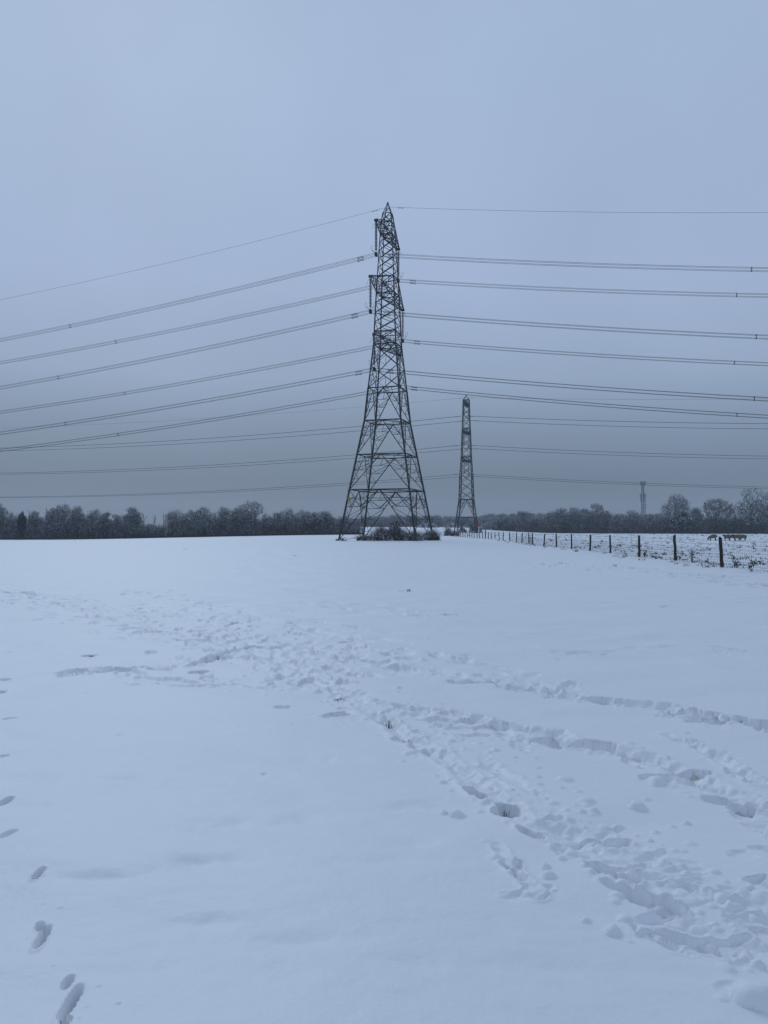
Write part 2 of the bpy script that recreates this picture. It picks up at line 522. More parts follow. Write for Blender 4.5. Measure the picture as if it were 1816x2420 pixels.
    # line of deep footprints along the left
    for px, py, ln, wd, an, dp in ((9, 1738, .07, .022, 1.5, .10), (17, 1806, .05, .024, 1.3, .03), (82, 1888, .056, .016, 1.60, .07), (86, 1990, .035, .013, 1.9, .05),
                                   (92, 2014, .082, .016, 1.72, .085), (148, 2105, .04, .013, 1.62, .05), (153, 2150, .092, .017, 1.62, .08), (143, 2193, .022, .012, 1.6, .10),
                                   (6, 1640, .04, .035, 1.2, .04), (20, 1552, .05, .03, 1.0, .035), (12, 1468, .05, .05, .4, .05), (14, 1408, .06, .05, .2, .05), (2, 1492, .05, .04, 1, .07)):
        x, y = on_ground(px * 1.094, py * 1.094)
        pit(x, y, ln, wd, an, dp, .0, .2, .10, .22, .24 if dp > .055 else .0)
        for _ in range(2):
            r = rng.uniform(.004, .010)
            lump(x + rng.gauss(0, .06), y + rng.gauss(0, .12), r, r * .5)
    # clods pushed aside
    for px, py, r in ((1160, 1935, .055), (1185, 1905, .035), (985, 1770, .045), (960, 1765, .03), (1405, 1820, .02), (1483, 1780, .03), (1180, 1885, .03), (1325, 2015, .04),
                      (1265, 1993, .02), (1630, 2150, .07), (1590, 1950, .03), (1560, 1945, .03), (1380, 1750, .05), (1420, 1690, .06), (885, 1600, .04), (1285, 1762, .03)):
        x, y = on_ground(px * 1.094, py * 1.094)
        lump(x, y, r, r * .75)
    for _ in range(24):
        px, py = rng.uniform(0, 1660), rng.uniform(1290, 1700)
        x, y = on_ground(px * 1.094, py * 1.094)
        if rng.random() < .5:
            pit(x, y, rng.uniform(.01, .03) * (1 + y * .12), rng.uniform(.008, .02) * (1 + y * .12), rng.random() * 3, rng.uniform(.006, .015), 0., .5)
        else:
            r = rng.uniform(.008, .02) * (1 + y * .08); lump(x, y, r, r * .6)
    H += RM * (1 - ss(.0, .02, PT)) + LP - PT
    for px, py, rx, ry, dp in ((510, 1780, .30, .10, .03), (468, 1862, .26, .09, .035), (330, 1888, .22, .07, .025), (205, 1895, .16, .06, .025), (884, 1752, .20, .08, .03), (540, 1690, .35, .09, .02),
                               (640, 1775, .16, .06, .02), (760, 1870, .25, .07, .02), (430, 1990, .2, .06, .02), (620, 2030, .26, .06, .018), (300, 2085, .2, .05, .018), (900, 1830, .14, .07, .025),
                               (160, 1700, .4, .10, .022), (330, 1690, .45, .1, .018), (700, 1640, .4, .10, .02), (1180, 2090, .2, .05, .015), (950, 2080, .22, .05, .015), (1400, 1860, .2, .08, .02)):
        x, y = on_ground(px * 1.094, py * 1.094)
        w = window(x - 3 * rx, x + 3 * rx, y - 3 * ry, y + 3 * ry)
        if w is not None:
            H[w] -= .55 * dp * np.exp(-((X[w] - x) / rx) ** 2 - ((Y[w] - y) / ry) ** 2) * (1 + 1.1 * NW[w])
    tt = np.concatenate([np.full(len(e), 2.0), np.abs(t), np.full(len(e), 2.0)])
    H *= (1 - ss(.86, .99, tt))[None, :]
    G *= (1 - ss(.86, .99, tt))[None, :]
    # rough tussocky pasture beyond the fence
    fx = fence_x(Y)
    field = ss(.3, 1.5, X - fx) * (1 - ss(90, 240, Y))
    m = field > 0
    H[m] += (field * (.07 * fbm(X * .9, Y * .9, 71, 3) + .05 * fbm(X * 2.3, Y * 2.3, 81, 2)))[m]
    bank = np.exp(-((X - fx - .1) / .5) ** 2) * ss(15, 28, Y) * (1 - ss(110, 160, Y))
    H += .06 * bank * (1 + .6 * fbm(X * 1.2, Y * 1.2, 91, 2))
    Z = terrain(X, Y) + H
    nr, ncol = X.shape
    V = np.stack([X, Y, Z], -1).reshape(-1, 3).astype(np.float32)
    idx = np.arange(nr * ncol, dtype=np.int32).reshape(nr, ncol)
    q = np.stack([idx[:-1, :-1], idx[:-1, 1:], idx[1:, 1:], idx[1:, :-1]], -1).reshape(-1, 4)
    me = bpy.data.meshes.new('snowy_field')
    me.vertices.add(len(V)); me.vertices.foreach_set('co', V.ravel())
    me.loops.add(q.size); me.loops.foreach_set('vertex_index', q.ravel())
    me.polygons.add(len(q)); me.polygons.foreach_set('loop_start', np.arange(0, q.size, 4, dtype=np.int32))
    me.polygons.foreach_set('use_smooth', np.ones(len(q), bool))
    me.update(calc_edges=True)
    a = me.attributes.new('grass', 'FLOAT', 'POINT')
    a.data.foreach_set('value', G.reshape(-1).astype(np.float32))
    me.materials.append(SNOW)
    return tag(link_mesh('snowy_field', me), kind='structure')
snow_field()

# ------------------------------------------------------------------ pylons
def lerp(a, b, t):
    return a + (b - a) * t

def insulator_meshes(L, rdisc, n):
    b = MB()
    prof = [(.03, -.0)]
    z = -.25
    step = (L - .85) / n
    for i in range(n):
        prof += [(.035, z), (rdisc, z - step * .42), (rdisc * .93, z - step * .55), (.05, z - step * .62)]
        z -= step
    prof += [(.03, z), (.03, -L + .25)]
    b.lathe(prof, 8)
    h = MB()                                             # lower racket shaped horns, both sides along the line
    for s in (-1, 1):
        base = Vector((0, 0, -L + .28))
        pts = []
        for k in range(15):
            a = k / 14 * 2 * math.pi
            c = Vector((s * (.62 + .16 * math.cos(a) + .08 * math.sin(a)), .10 * math.cos(a) * .5, -L + .95 + .36 * math.sin(a)))
            pts.append(c)
        h.tube(pts, .016, 4)
        h.tube([base, base + Vector((s * .3, 0, .12)), Vector((s * .56, 0, -L + .66))], .018, 4)
        h.tube([base + Vector((0, 0, .22)), base + Vector((s * .45, 0, .24)), Vector((s * .58, 0, -L + .62))], .014, 4)
        h.tube([base + Vector((0, .06, .1)), base + Vector((s * .42, .06, .13))], .012, 4)
    rod = MB()
    rod.tube([(0, 0, -.1), (-.32, 0, -.42), (-.62, 0, -1.1)], .018, 4)
    clampm = MB()
    clampm.box((0, 0, -L + .17), (.06, .05, .12))
    clampm.box((0, 0, -L + .0), (.05, .24, .03))
    clampm.box((0, .2, -L), (.16, .035, .25))
    clampm.box((0, -.2, -L), (.16, .035, .25))
    return (b.mesh('insulator_string', GLASSY), h.mesh('arcing_horn', BLACK), rod.mesh('arcing_rod', BLACK), clampm.mesh('conductor_clamp', BLACK))

def pylon(loc, ang, P, label):
    root = empty('pylon', loc, -ang)
    tag(root, label, 'pylon', 'electricity pylons')
    zs, ws = zip(*P['profile'])
    w = lambda z: float(np.interp(z, zs, ws))
    sg = [(-1, -1), (1, -1), (1, 1), (-1, 1)]
    def cn(k, z):
        return Vector((sg[k % 4][0] * w(z) / 2, sg[k % 4][1] * w(z) / 2, z))
    ztop = P['ztop']
    S = P['scale']
    for k in range(4):
        b = MB()
        zz = [z for z in zs if z <= ztop]
        if zz[-1] < ztop: zz.append(ztop)
        prev = cn(k, -.2)
        for z in zz[1:]:
            c = cn(k, z)
            b.angle(prev, c, S * (.22 if z < 25 else .16 if z < 40 else .11))
            prev = c
        b.box(cn(k, .06) , (.32 * S, .32 * S, .16), 1)
        b.build('leg', [STEEL, PALE], root)
    # bracing: one lattice for each face
    for k in range(4):
        b = MB()
        for kind, z0, z1 in P['panels']:
            A0, B0, A1, B1 = cn(k, z0), cn(k + 1, z0), cn(k, z1), cn(k + 1, z1)
            M = (A1 + B1) / 2
            if kind == 'X':
                b.angle(A0, B1, .085 * S); b.angle(B0, A1, .085 * S)
            elif kind == 'XR':
                b.angle(A0, B1, .10 * S); b.angle(B0, A1, .10 * S)
                C = (A0 + B1) / 2
                for Q0, Q1 in ((A0, A1), (B0, B1)):
                    mid = lerp(Q0, Q1, .5)
                    b.angle(mid, lerp(Q0, C, .5), .05 * S); b.angle(mid, lerp(Q1, C, .5), .05 * S)
                    b.angle(lerp(Q0, C, .5), lerp(Q1, C, .5), .05 * S)
            elif kind in 'VBW':
                b.angle(A0, M, .10 * S); b.angle(B0, M, .10 * S)
                b.angle(A1, B1, .15 * S)
                ts = (.3, .55, .8) if kind == 'V' else ((.17, .42, .66, .83) if kind == 'B' else (.5,))
                for Q0, Q1 in ((A0, A1), (B0, B1)):
                    lastD = Q0
                    for i, t in enumerate(ts):
                        l_, d_ = lerp(Q0, Q1, t), lerp(Q0, M, t)
                        b.angle(l_, d_, .06 * S)
                        b.angle(lastD if i % 2 else lerp(Q0, Q1, ts[i - 1] if i else 0), l_ if i % 2 else d_, .055 * S)
                        m_ = (l_ + d_) / 2
                        if t > .4 and kind != 'W':
                            nx = ts[i + 1] if i + 1 < len(ts) else 1.0
                            b.angle(m_, lerp(Q0, Q1, nx) if i + 1 < len(ts) else lerp(Q1, M, .5), .05 * S)
                            b.angle(m_, lerp(Q0, M, (t + nx) / 2), .05 * S)
                        lastD = d_
                if kind == 'B':                          # the deep bottom panel has a second, flatter truss below its ring
                    t = .66
                    HA, HB = lerp(A0, A1, t), lerp(B0, B1, t)
                    for Q, Q0 in ((HA, A0), (HB, B0)):
                        b.angle(lerp(Q, lerp(Q0, M, t), .72), M, .11 * S)
                        b.angle(lerp(Q, lerp(Q0, M, t), .72), lerp(Q, M, .0) + (A1 - A0) * .34 * 1.0, .06 * S)
                    b.angle(lerp(A0, A1, .83), lerp(B0, B1, .83), .07 * S)
        for z in P['rings']:
            b.angle(cn(k, z), cn(k + 1, z), .12 * S)
        b.build('bracing', STEEL, root)
    for z in P['plans']:                                 # flat frames inside the tower
        b = MB()
        mids = [(cn(k, z) + cn(k + 1, z)) / 2 for k in range(4)]
        for k in range(4):
            b.angle(mids[k] - Vector((0, 0, .1)), mids[(k + 1) % 4] - Vector((0, 0, .1)), .11 * S)
            q = lerp(mids[k], mids[(k + 1) % 4], .5)
            b.angle(cn(k + 1, z), q, .07 * S)
        b.build('plan_frame', PALE, root)
    # peak
    b = MB()
    top = Vector((0, 0, P['zpeak']))
    for k in range(4):
        b.angle(cn(k, ztop), top, .09 * S)
        if P.get('peakmid'):
            q, q2 = lerp(cn(k, ztop), top, .45), lerp(cn(k + 1, ztop), top, .45)
            b.angle(q, q2, .05 * S); b.angle(cn(k, ztop), q2, .05 * S)
        b.angle(cn(k, ztop), cn(k + 1, ztop), .07 * S)
    b.box(top + Vector((0, 0, -.1)), (.12, .09, .18))
    b.build('peak', STEEL, root)
    ins = P['ins']
    for zb, zt, r in P['arms']:
        for s in (-1, 1):
            b = MB()
            tip = Vector((0, s * r, zb))
            bot = [Vector((e * w(zb) / 2, s * w(zb) / 2, zb)) for e in (-1, 1)]
            up = [Vector((e * w(zt) / 2, s * w(zt) / 2, zt)) for e in (-1, 1)]
            tp = [tip + Vector((e * .16, 0, 0)) for e in (-1, 1)]
            tu = [tip + Vector((e * .16, 0, .16)) for e in (-1, 1)]
            n = P['armn']
            for i in (0, 1):
                b.angle(bot[i], tp[i], .12 * S); b.angle(up[i], tu[i], .10 * S)
                for j in range(n):
                    t0, t1 = j / n, (j + 1) / n
                    b.angle(lerp(bot[i], tp[i], t0), lerp(up[i], tu[i], t1), .055 * S)
                    b.angle(lerp(bot[i], tp[i], t1), lerp(up[i], tu[i], t1), .055 * S)
            for j in range(n):
                t0, t1 = j / n, (j + 1) / n
                b.angle(lerp(bot[0], tp[0], t0), lerp(bot[1], tp[1], t1), .055 * S)
                b.angle(lerp(bot[1], tp[1], t0), lerp(bot[0], tp[0], t1), .055 * S)
                b.angle(lerp(bot[0], tp[0], t1), lerp(bot[1], tp[1], t1), .05 * S)
                b.angle(lerp(up[0], tu[0], t0), lerp(up[1], tu[1], t1), .05 * S)
            b.angle(up[0], up[1], .09 * S)
            b.box(tip + Vector((0, 0, .05)), (.26, .12, .16))
            b.build('cross_arm', STEEL, root)
            io = link_mesh('insulator', ins[0], root, (0, s * r, zb - .05))
            for nm, me in zip(('arcing_horn', 'arcing_rod', 'conductor_clamp'), ins[1:]):
                c = link_mesh(nm, me, io)
                if nm == 'arcing_rod' and s > 0:
                    c.rotation_euler = (0, 0, math.pi)
    if P.get('guard'):                                   # barbed anti climbing frame round each leg
        for k in range(4):
            b = MB()
            for j, z in enumerate((2.75, 3.05, 3.35)):
                c = cn(k, z)
                pts = [c + Vector((math.cos(a) * (.55 + .1 * j), math.sin(a) * (.55 + .1 * j), .12 * math.sin(2 * a))) for a in [i / 12 * 2 * math.pi for i in range(13)]]
                b.tube(pts, .02, 4)
                for i in range(0, 12, 3):
                    b.tube([c, pts[i]], .02, 4)
            for i in range(40):
                a = i / 40 * 2 * math.pi
                c = cn(k, 2.75 + .3 * (i % 3))
                r_ = .55 + .1 * (i % 3)
                q = c + Vector((math.cos(a) * r_, math.sin(a) * r_, 0))
                b.tube([q, q + Vector((math.cos(a) * .1, math.sin(a) * .1, .09))], .01, 3)
            b.build('climbing_guard', STEEL, root)
        c = cn(0, 5.95)
        b = MB()
        b.box(c + Vector((.3, -.16, 0)), (.21, .012, .25))
        b.box(c + Vector((.3, -.13, .15)), (.23, .015, .02), 1)
        m_ = c + Vector((.3, -.176, .03))
        b.add([m_ + Vector((-.13, 0, -.12)), m_ + Vector((.13, 0, -.12)), m_ + Vector((0, 0, .13))], [(0, 1, 2)], 1)
        o = b.build('warning_plate', [YELLOW, BLACK], root)
        for z, s in ((6.0, .1), (9.3, -2.3)):            # pale plates on the near face
            b = MB()
            b.box((s, -w(z) / 2 - .12, z), (.5, .012, .1))
            b.build('number_plate', CREAM, root)
    return root

ANG1, C1 = R(16.5), Vector((.56, 113.0, 0))
ARM1 = [(45.1, 46.9, 5.9), (36.3, 38.7, 8.5), (28.7, 30.6, 6.75)]
P1 = dict(profile=[(0, 11.3), (7.3, 8.85), (12.4, 7.15), (17.4, 5.45), (22.2, 4.6), (28.7, 3.35), (36.3, 2.72), (38.7, 2.5), (45.1, 1.82), (46.9, 1.6), (48.3, 1.2)],
          ztop=48.3, zpeak=50.0, peakmid=True, scale=1.0, armn=4, guard=True,
          panels=[('B', 0, 7.3), ('V', 7.3, 12.4), ('V', 12.4, 17.4), ('V', 17.4, 22.2), ('XR', 22.2, 25.4), ('XR', 25.4, 28.7), ('X', 28.7, 30.6),
                  ('X', 30.6, 32.0), ('X', 32.0, 33.4), ('X', 33.4, 34.85), ('X', 34.85, 36.3), ('X', 36.3, 38.7), ('X', 38.7, 40.1), ('X', 40.1, 41.4),
                  ('X', 41.4, 42.65), ('X', 42.65, 43.9), ('X', 43.9, 45.1), ('X', 45.1, 46.9), ('X', 46.9, 48.3)],
          rings=[28.7, 30.6, 36.3, 38.7, 45.1, 46.9], plans=[7.3, 12.4, 17.4, 28.7, 36.3, 45.1], arms=ARM1, ins=insulator_meshes(4.8, .21, 20))
pylon(C1, ANG1, P1, 'tall dark steel lattice pylon standing in the scrub, the nearer and taller of two pylons')
ANG2 = R(14)
C2 = Vector((27.9, 260.0, 0)); C2.z = tz(C2.x, C2.y)
ARM2 = [(43.6, 45.2, 5.5), (33.9, 35.5, 5.6), (24.3, 25.9, 5.3)]
P2 = dict(profile=[(0, 7.4), (5.3, 5.95), (11.3, 4.46), (19.7, 3.9), (25.5, 3.2), (35, 2.57), (45.2, 2.0)],
          ztop=45.2, zpeak=46.7, scale=1.5, armn=3,
          panels=[('W', 0, 5.3), ('V', 5.3, 11.3), ('X', 11.3, 14.2), ('X', 14.2, 17.1), ('X', 17.1, 19.9), ('X', 19.9, 22.2), ('X', 22.2, 24.3), ('X', 24.3, 27.0), ('X', 27.0, 29.4),
                  ('X', 29.4, 31.7), ('X', 31.7, 33.9), ('X', 33.9, 36.2), ('X', 36.2, 38.2), ('X', 38.2, 40.1), ('X', 40.1, 41.9), ('X', 41.9, 43.6), ('X', 43.6, 45.2)],
          rings=[24.3, 33.9, 43.6], plans=[11.3, 24.3, 33.9, 43.6], arms=ARM2, ins=insulator_meshes(4.2, .22, 16))
pylon(C2, ANG2, P2, 'slim grey lattice pylon far behind the wire fence, the smaller and more distant pylon')

# ------------------------------------------------------------------ overhead conductors
def cable_run(name, C, ang, r, zc, aL, aR, subs, rad, sp, damp, label, cat, group, span=340.0):
    ca, sa = math.cos(ang), math.sin(ang)
    o = empty(name, (C.x + sa * r, C.y + ca * r, C.z + zc), -ang)
    tag(o, label, cat, group)
    def z(s):
        a = abs(s)
        return -(aR if s > 0 else aL) * (a - a * a / span)
    stations = sorted(set([0] + [sgn * span * (k / 46) for k in range(1, 47) for sgn in (-1, 1)]))
    for y0, z0 in subs:
        b = MB()
        b.tube([(s, y0, z(s) + z0) for s in stations], rad, 4)
        b.build('wire', WIRE, o)
    if len(subs) > 1:
        for s in sp:
            b = MB()
            for i in range(len(subs)):
                y0, z0 = subs[i]
                y1, z1 = subs[(i + 1) % len(subs)]
                b.tube([(s, y0, z(s) + z0), (s, y1, z(s) + z1)], rad * 1.1, 4)
                b.box((s, y0, z(s) + z0), (.07, .035, .035))
            b.build('spacer', BLACK, o)
    for s in damp:
        for y0, z0 in subs:
            b = MB()
            sl = (z(s + .1) - z(s - .1)) / .2
            zz = z(s) + z0 - .09
            b.box((s, y0, zz + .05), (.035, .03, .06))
            b.tube([(s - .42, y0, zz - .42 * sl), (s + .42, y0, zz + .42 * sl)], .016, 4)
            for e in (-.34, .34):
                b.tube([(s + e - .11, y0, zz + (e - .11) * sl), (s + e + .11, y0, zz + (e + .11) * sl)], .038, 6)
            b.build('vibration_damper', BLACK, o)
    return o

Q4 = [(-.2, .2), (.2, .2), (.2, -.2), (-.2, -.2)]
names1 = ['topmost thick bundle of four cables, on the top arm nearest the camera', 'second bundle of four cables from the top, on the top far arm',
          'third bundle of four cables down, on the middle arm that points to the camera', 'fourth bundle of four cables down, on the middle far arm of the near pylon',
          'fifth bundle of four cables down, on the lowest near arm of the near pylon', 'lowest bundle of four cables, behind the near pylon on its lowest far arm']
aa = [(.1446, .1638), (.1387, .1562), (.1423, .1669), (.1326, .1563), (.1285, .1552), (.1307, .1558)]
for i, lab in enumerate(names1):
    zb, zt, r = ARM1[i // 2]
    cable_run('conductor_bundle', C1, ANG1, r * (1 if i % 2 else -1), zb - .05 - 4.8, *aa[i], Q4, .021, (-51, 48.2), (-2.3, 2.3), lab, 'power cable', 'quad cable bundles of the near pylon')
cable_run('earth_wire', C1, ANG1, 0, 49.4, .141, .158, [(0, 0)], .018, (), (-2.0, 2.0), 'single thin wire over the tip of the near pylon, highest wire in the sky', 'power cable', None)
names2 = ['upper wire pair of the far line on the arm nearer the camera', 'upper wire pair of the far line on the arm beyond the small pylon',
          'middle wire pair of the far line on its nearer arm', 'middle wire pair of the far line on its farther arm',
          'lowest wire pair of the far line on its nearer arm', 'lowest wire pair of the far line on its farther arm']
ab = [(.072, .0846), (.0697, .0873), (.0724, .0875), (.0677, .0846), (.0689, .0836), (.0661, .0822)]
for i, lab in enumerate(names2):
    zb, zt, r = ARM2[i // 2]
    Cq = C2.copy(); Cq.z = 0
    cable_run('conductor_pair', Cq, ANG2, r * (1 if i % 2 else -1), (39.4, 29.7, 20.1)[i // 2], *ab[i], [(-.18, 0), (.18, 0)], .038, (-112, -56, 50, 104), (-2.8, 2.8), lab, 'power cable', 'twin cables of the far pylon')
cable_run('earth_wire', C2, ANG2, 0, 46.4 - C2.z, .0531, .0631, [(0, 0)], .024, (), (-2.2, 2.2), 'very thin wire running over the tip of the small far pylon', 'power cable', None)

# ------------------------------------------------------------------ stock fence
FP = [(12.9, 5.5, 1.2), (13.0, 11.8, 1.22), (13.2, 18, 1.2), (13.4, 24.8, 1.25), (13.6, 31.0, 1.24), (14.05, 37.1, 1.30), (13.95, 42.1, 1.24), (14.3, 48.6, 1.22), (14.5, 54.2, 1.2), (14.8, 60.8, 1.2), (14.8, 66.0, 1.2),
      (14.95, 72.0, 1.18), (15.0, 77.5, 1.2), (15.9, 84.5, 1.22), (16.3, 91.0, 1.2), (16.6, 96.5, 1.2), (16.5, 101.0, 1.2), (16.7, 108.0, 1.2), (17.0, 113.5, 1.2), (17.1, 118.5, 1.2),
      (17.1, 122.5, 1.15), (17.1, 126, 1.2), (17.0, 129.2, 1.65), (16.95, 132, 1.2), (16.8, 135, 1.2), (16.7, 138, 1.2), (16.55, 141, 1.2), (16.5, 144.5, 1.2), (16.45, 148, 1.15), (16.4, 151.5, 1.2),
      (16.35, 155, 1.2), (16.3, 159, 1.2), (16.25, 163, 1.2), (16.2, 167, 1.2), (16.2, 171, 1.2), (16.15, 175, 1.2), (16.1, 180, 1.2)]
fence = empty('stock_fence', (13.6, 31.0, 0))
tag(fence, 'long stock fence of rough timber posts with wire netting running back to the far pylon', 'fence')
fo = Vector(fence.location)
rf = random.Random(3)
post_info = []
for i, (x, y, h) in enumerate(FP):
    b = MB()
    rad = rf.uniform(.056, .070) * (1.5 if h > 1.5 else 1)
    lx, ly = rf.gauss(0, .03), rf.gauss(0, .02)
    base = Vector((x, y, tz(x, y)))
    prof = [(-.25, 1.05), (0, 1.05), (.3 * h, 1.0), (.55 * h, .97), (.8 * h, .95), (h - .015, .92), (h, .8)]
    pts = [base + Vector((lx * z + rf.gauss(0, .006), ly * z, z)) - fo for z, _ in prof]
    b.tube(pts, [rad * k for _, k in prof], 9)
    c = pts[-1]                                           # a little snow on the post top
    b.tube([c + Vector((0, 0, -.004)), c + Vector((0, 0, .012)), c + Vector((0, 0, .02))], [rad * .75, rad * .6, rad * .15], 8, 1)
    b.build('post', [POST, SNOW], fence)
    post_info.append((base, lx, ly, h, rad))

def wire_path(z, sag):
    out = []
    for (b0, l0, m0, h0, r0), (b1, l1, m1, h1, r1) in zip(post_info[:-1], post_info[1:]):
        for k in range(5):
            t = k / 5
            p = b0.lerp(b1, t)
            out.append(Vector((p.x - .05 + (l0 + (l1 - l0) * t) * z, p.y, p.z + z - sag * 4 * t * (1 - t))) - fo)
    return out
for z, sag in ((1.13, .02), (.98, .03)):
    b = MB(); b.tube(wire_path(z, sag), .0045, 4)
    pts = wire_path(z, sag)
    for p, q in zip(pts[:70], pts[1:71]):                # barbs
        for k in range(6):
            c = p.lerp(q, (k + .5) / 6)
            b.tube([c + Vector((0, -.01, -.02)), c + Vector((0, .01, .02))], .004, 3)
    b.build('strand_wire', NETW, fence)
b = MB()
zl = [.02, .12, .22, .33, .44, .56, .68, .80]
paths = []
for j, z in enumerate(zl):
    p = wire_path(z, .015)
    p = [v + Vector((.012 * math.sin(i * 1.7 + j), 0, .012 * math.sin(i * 2.3 + j * 1.1))) for i, v in enumerate(p)]
    paths.append(p)
    b.tube(p, .0042, 3)
for i in range(0, 16 * 5):
    L = (paths[0][i + 1] - paths[0][i]).length
    n = max(1, int(L / .16))
    for k in range(n):
        t = k / n
        kink = .05 * math.sin(i * .9) if 11 < i < 24 else 0
        col = [paths[j][i].lerp(paths[j][i + 1], t) + Vector((0, kink * math.sin(j * .8), 0)) for j in range(len(zl))]
        b.tube(col, .0034, 3, caps=False)
b.build('wire_netting', NETW, fence)

# red topped marker post by the far pylon
mp = at(1132, 1262, 166)
mp.z = tz(mp.x, mp.y)
mk = empty('marker_post', mp)
tag(mk, 'thin white marker pole with a red top beside the far pylon', 'marker post')
b = MB(); b.tube([(0, 0, -.2), (0, 0, 2.3)], [.075, .07], 8); b.build('pole', WHITEP, mk)
b = MB(); b.lathe([(.09, 2.30), (.15, 2.36), (.15, 2.72), (.11, 2.80), (.02, 2.82)], 10); b.build('cap', REDP, mk)

# ------------------------------------------------------------------ trees
UP = Vector((0, 0, 1))
class Grower:
    def __init__(s, seed, H, W, cz=.55, lowz=.12):
        s.r = random.Random(seed)
        s.H, s.W, s.cz, s.lo = H, W, cz * H, lowz * H
        s.trunk, s.crown = MB(), []
        s.tips = []
        s.lump = [s.r.uniform(.82, 1.12) for _ in range(24)]

    def inside(s, p):
        a = math.atan2(p.y, p.x)
        k = s.lump[int((a + math.pi) / (2 * math.pi) * 11.99) + (12 if p.z > s.cz else 0)]
        rz = (s.H - s.cz) if p.z > s.cz else (s.cz - s.lo)
        d = (p.x * p.x + p.y * p.y) / (s.W * .5 * k) ** 2 + ((p.z - s.cz) / (rz * (k if p.z < s.cz else 1))) ** 2
        return d < 1

    def seg(s, p, q, r0, r1):
        s.crown.append((p, q, r0, r1))

    def branch(s, p, d, L, r, lev, cfg):
        rg = s.r
        nseg, nch, ang, wob, trop, ratio = cfg[lev]
        while L > .15 and not s.inside(p + d * L):
            L *= .82
        if L < .12:
            return
        p = Vector(p)
        step = L / nseg
        for i in range(nseg):
            d = (d + Vector((rg.gauss(0, wob), rg.gauss(0, wob), rg.gauss(0, wob) + trop))).normalized()
            q = p + d * step
            r1 = r * (.80 if i < nseg - 1 else .55)
            s.seg(p, q, r, r1)
            if lev + 1 < len(cfg):
                n = nch / nseg
                n = int(n) + (rg.random() < n - int(n))
                for _ in range(n):
                    if i == 0 and rg.random() < .5:
                        continue
                    f = rg.random()
                    c = p.lerp(q, f)
                    a = rg.uniform(.7, 1.3) * ang
                    ax = d.cross(Vector((rg.gauss(0, 1), rg.gauss(0, 1), rg.gauss(0, 1)))).normalized()
                    cd = Matrix.Rotation(a, 3, ax) @ d
                    s.branch(c, cd, L * ratio * rg.uniform(.6, 1.15) * (1 - .35 * (i + f) / nseg), max(.016, r1 * .6), lev + 1, cfg)
            p, r = q, r1
        s.tips.append((p, d))

    def crown_mesh(s, name, m, leaves=None):
        n = len(s.crown)
        P = np.array([tuple(c[0]) for c in s.crown]); Q = np.array([tuple(c[1]) for c in s.crown])
        r0 = np.array([c[2] for c in s.crown]); r1 = np.array([c[3] for c in s.crown])
        D = Q - P
        D /= np.linalg.norm(D, axis=1, keepdims=True) + 1e-9
        rs = np.random.RandomState(n)
        A = rs.normal(size=(n, 3)); U = np.cross(D, A); U /= np.linalg.norm(U, axis=1, keepdims=True) + 1e-9
        W = np.cross(D, U)
        V = []
        for k in range(3):
            a0, a1 = 2 * math.pi * k / 3, 2 * math.pi * (k + 1) / 3
            e0, e1 = U * math.cos(a0) + W * math.sin(a0), U * math.cos(a1) + W * math.sin(a1)
            V.append(np.stack([P + e0 * r0[:, None], P + e1 * r0[:, None], Q + e1 * r1[:, None], Q + e0 * r1[:, None]], 1))
        V = np.concatenate(V, 0).reshape(-1, 3)
        L = leaves if leaves is not None else np.zeros((0, 3))
        S_ = getattr(s, 'pads', np.zeros((0, 3)))
        me = quads_mesh(name, np.concatenate([V, L, S_], 0), m)
        mi = np.zeros(len(me.polygons), np.int32); mi[len(V) // 4:] = 1
        if len(S_): mi[-(len(S_) // 4):] = len(m) - 1
        me.polygons.foreach_set('material_index', mi)
        return me

def leaf_quads(cs, size, rs, flat=.0):
    n = len(cs)
    A = rs.normal(size=(n, 3)); A[:, 2] *= (1 - flat); A /= np.linalg.norm(A, axis=1, keepdims=True)
    B = rs.normal(size=(n, 3)); B[:, 2] *= (1 - flat); B -= A * (A * B).sum(1, keepdims=True); B /= np.linalg.norm(B, axis=1, keepdims=True)
    sz = size * rs.uniform(.5, 1.4, size=(n, 1))
    a, c = A * sz, B * sz * .7
    return np.stack([cs - a, cs - c * .9, cs + a, cs + c], 1).reshape(-1, 3)

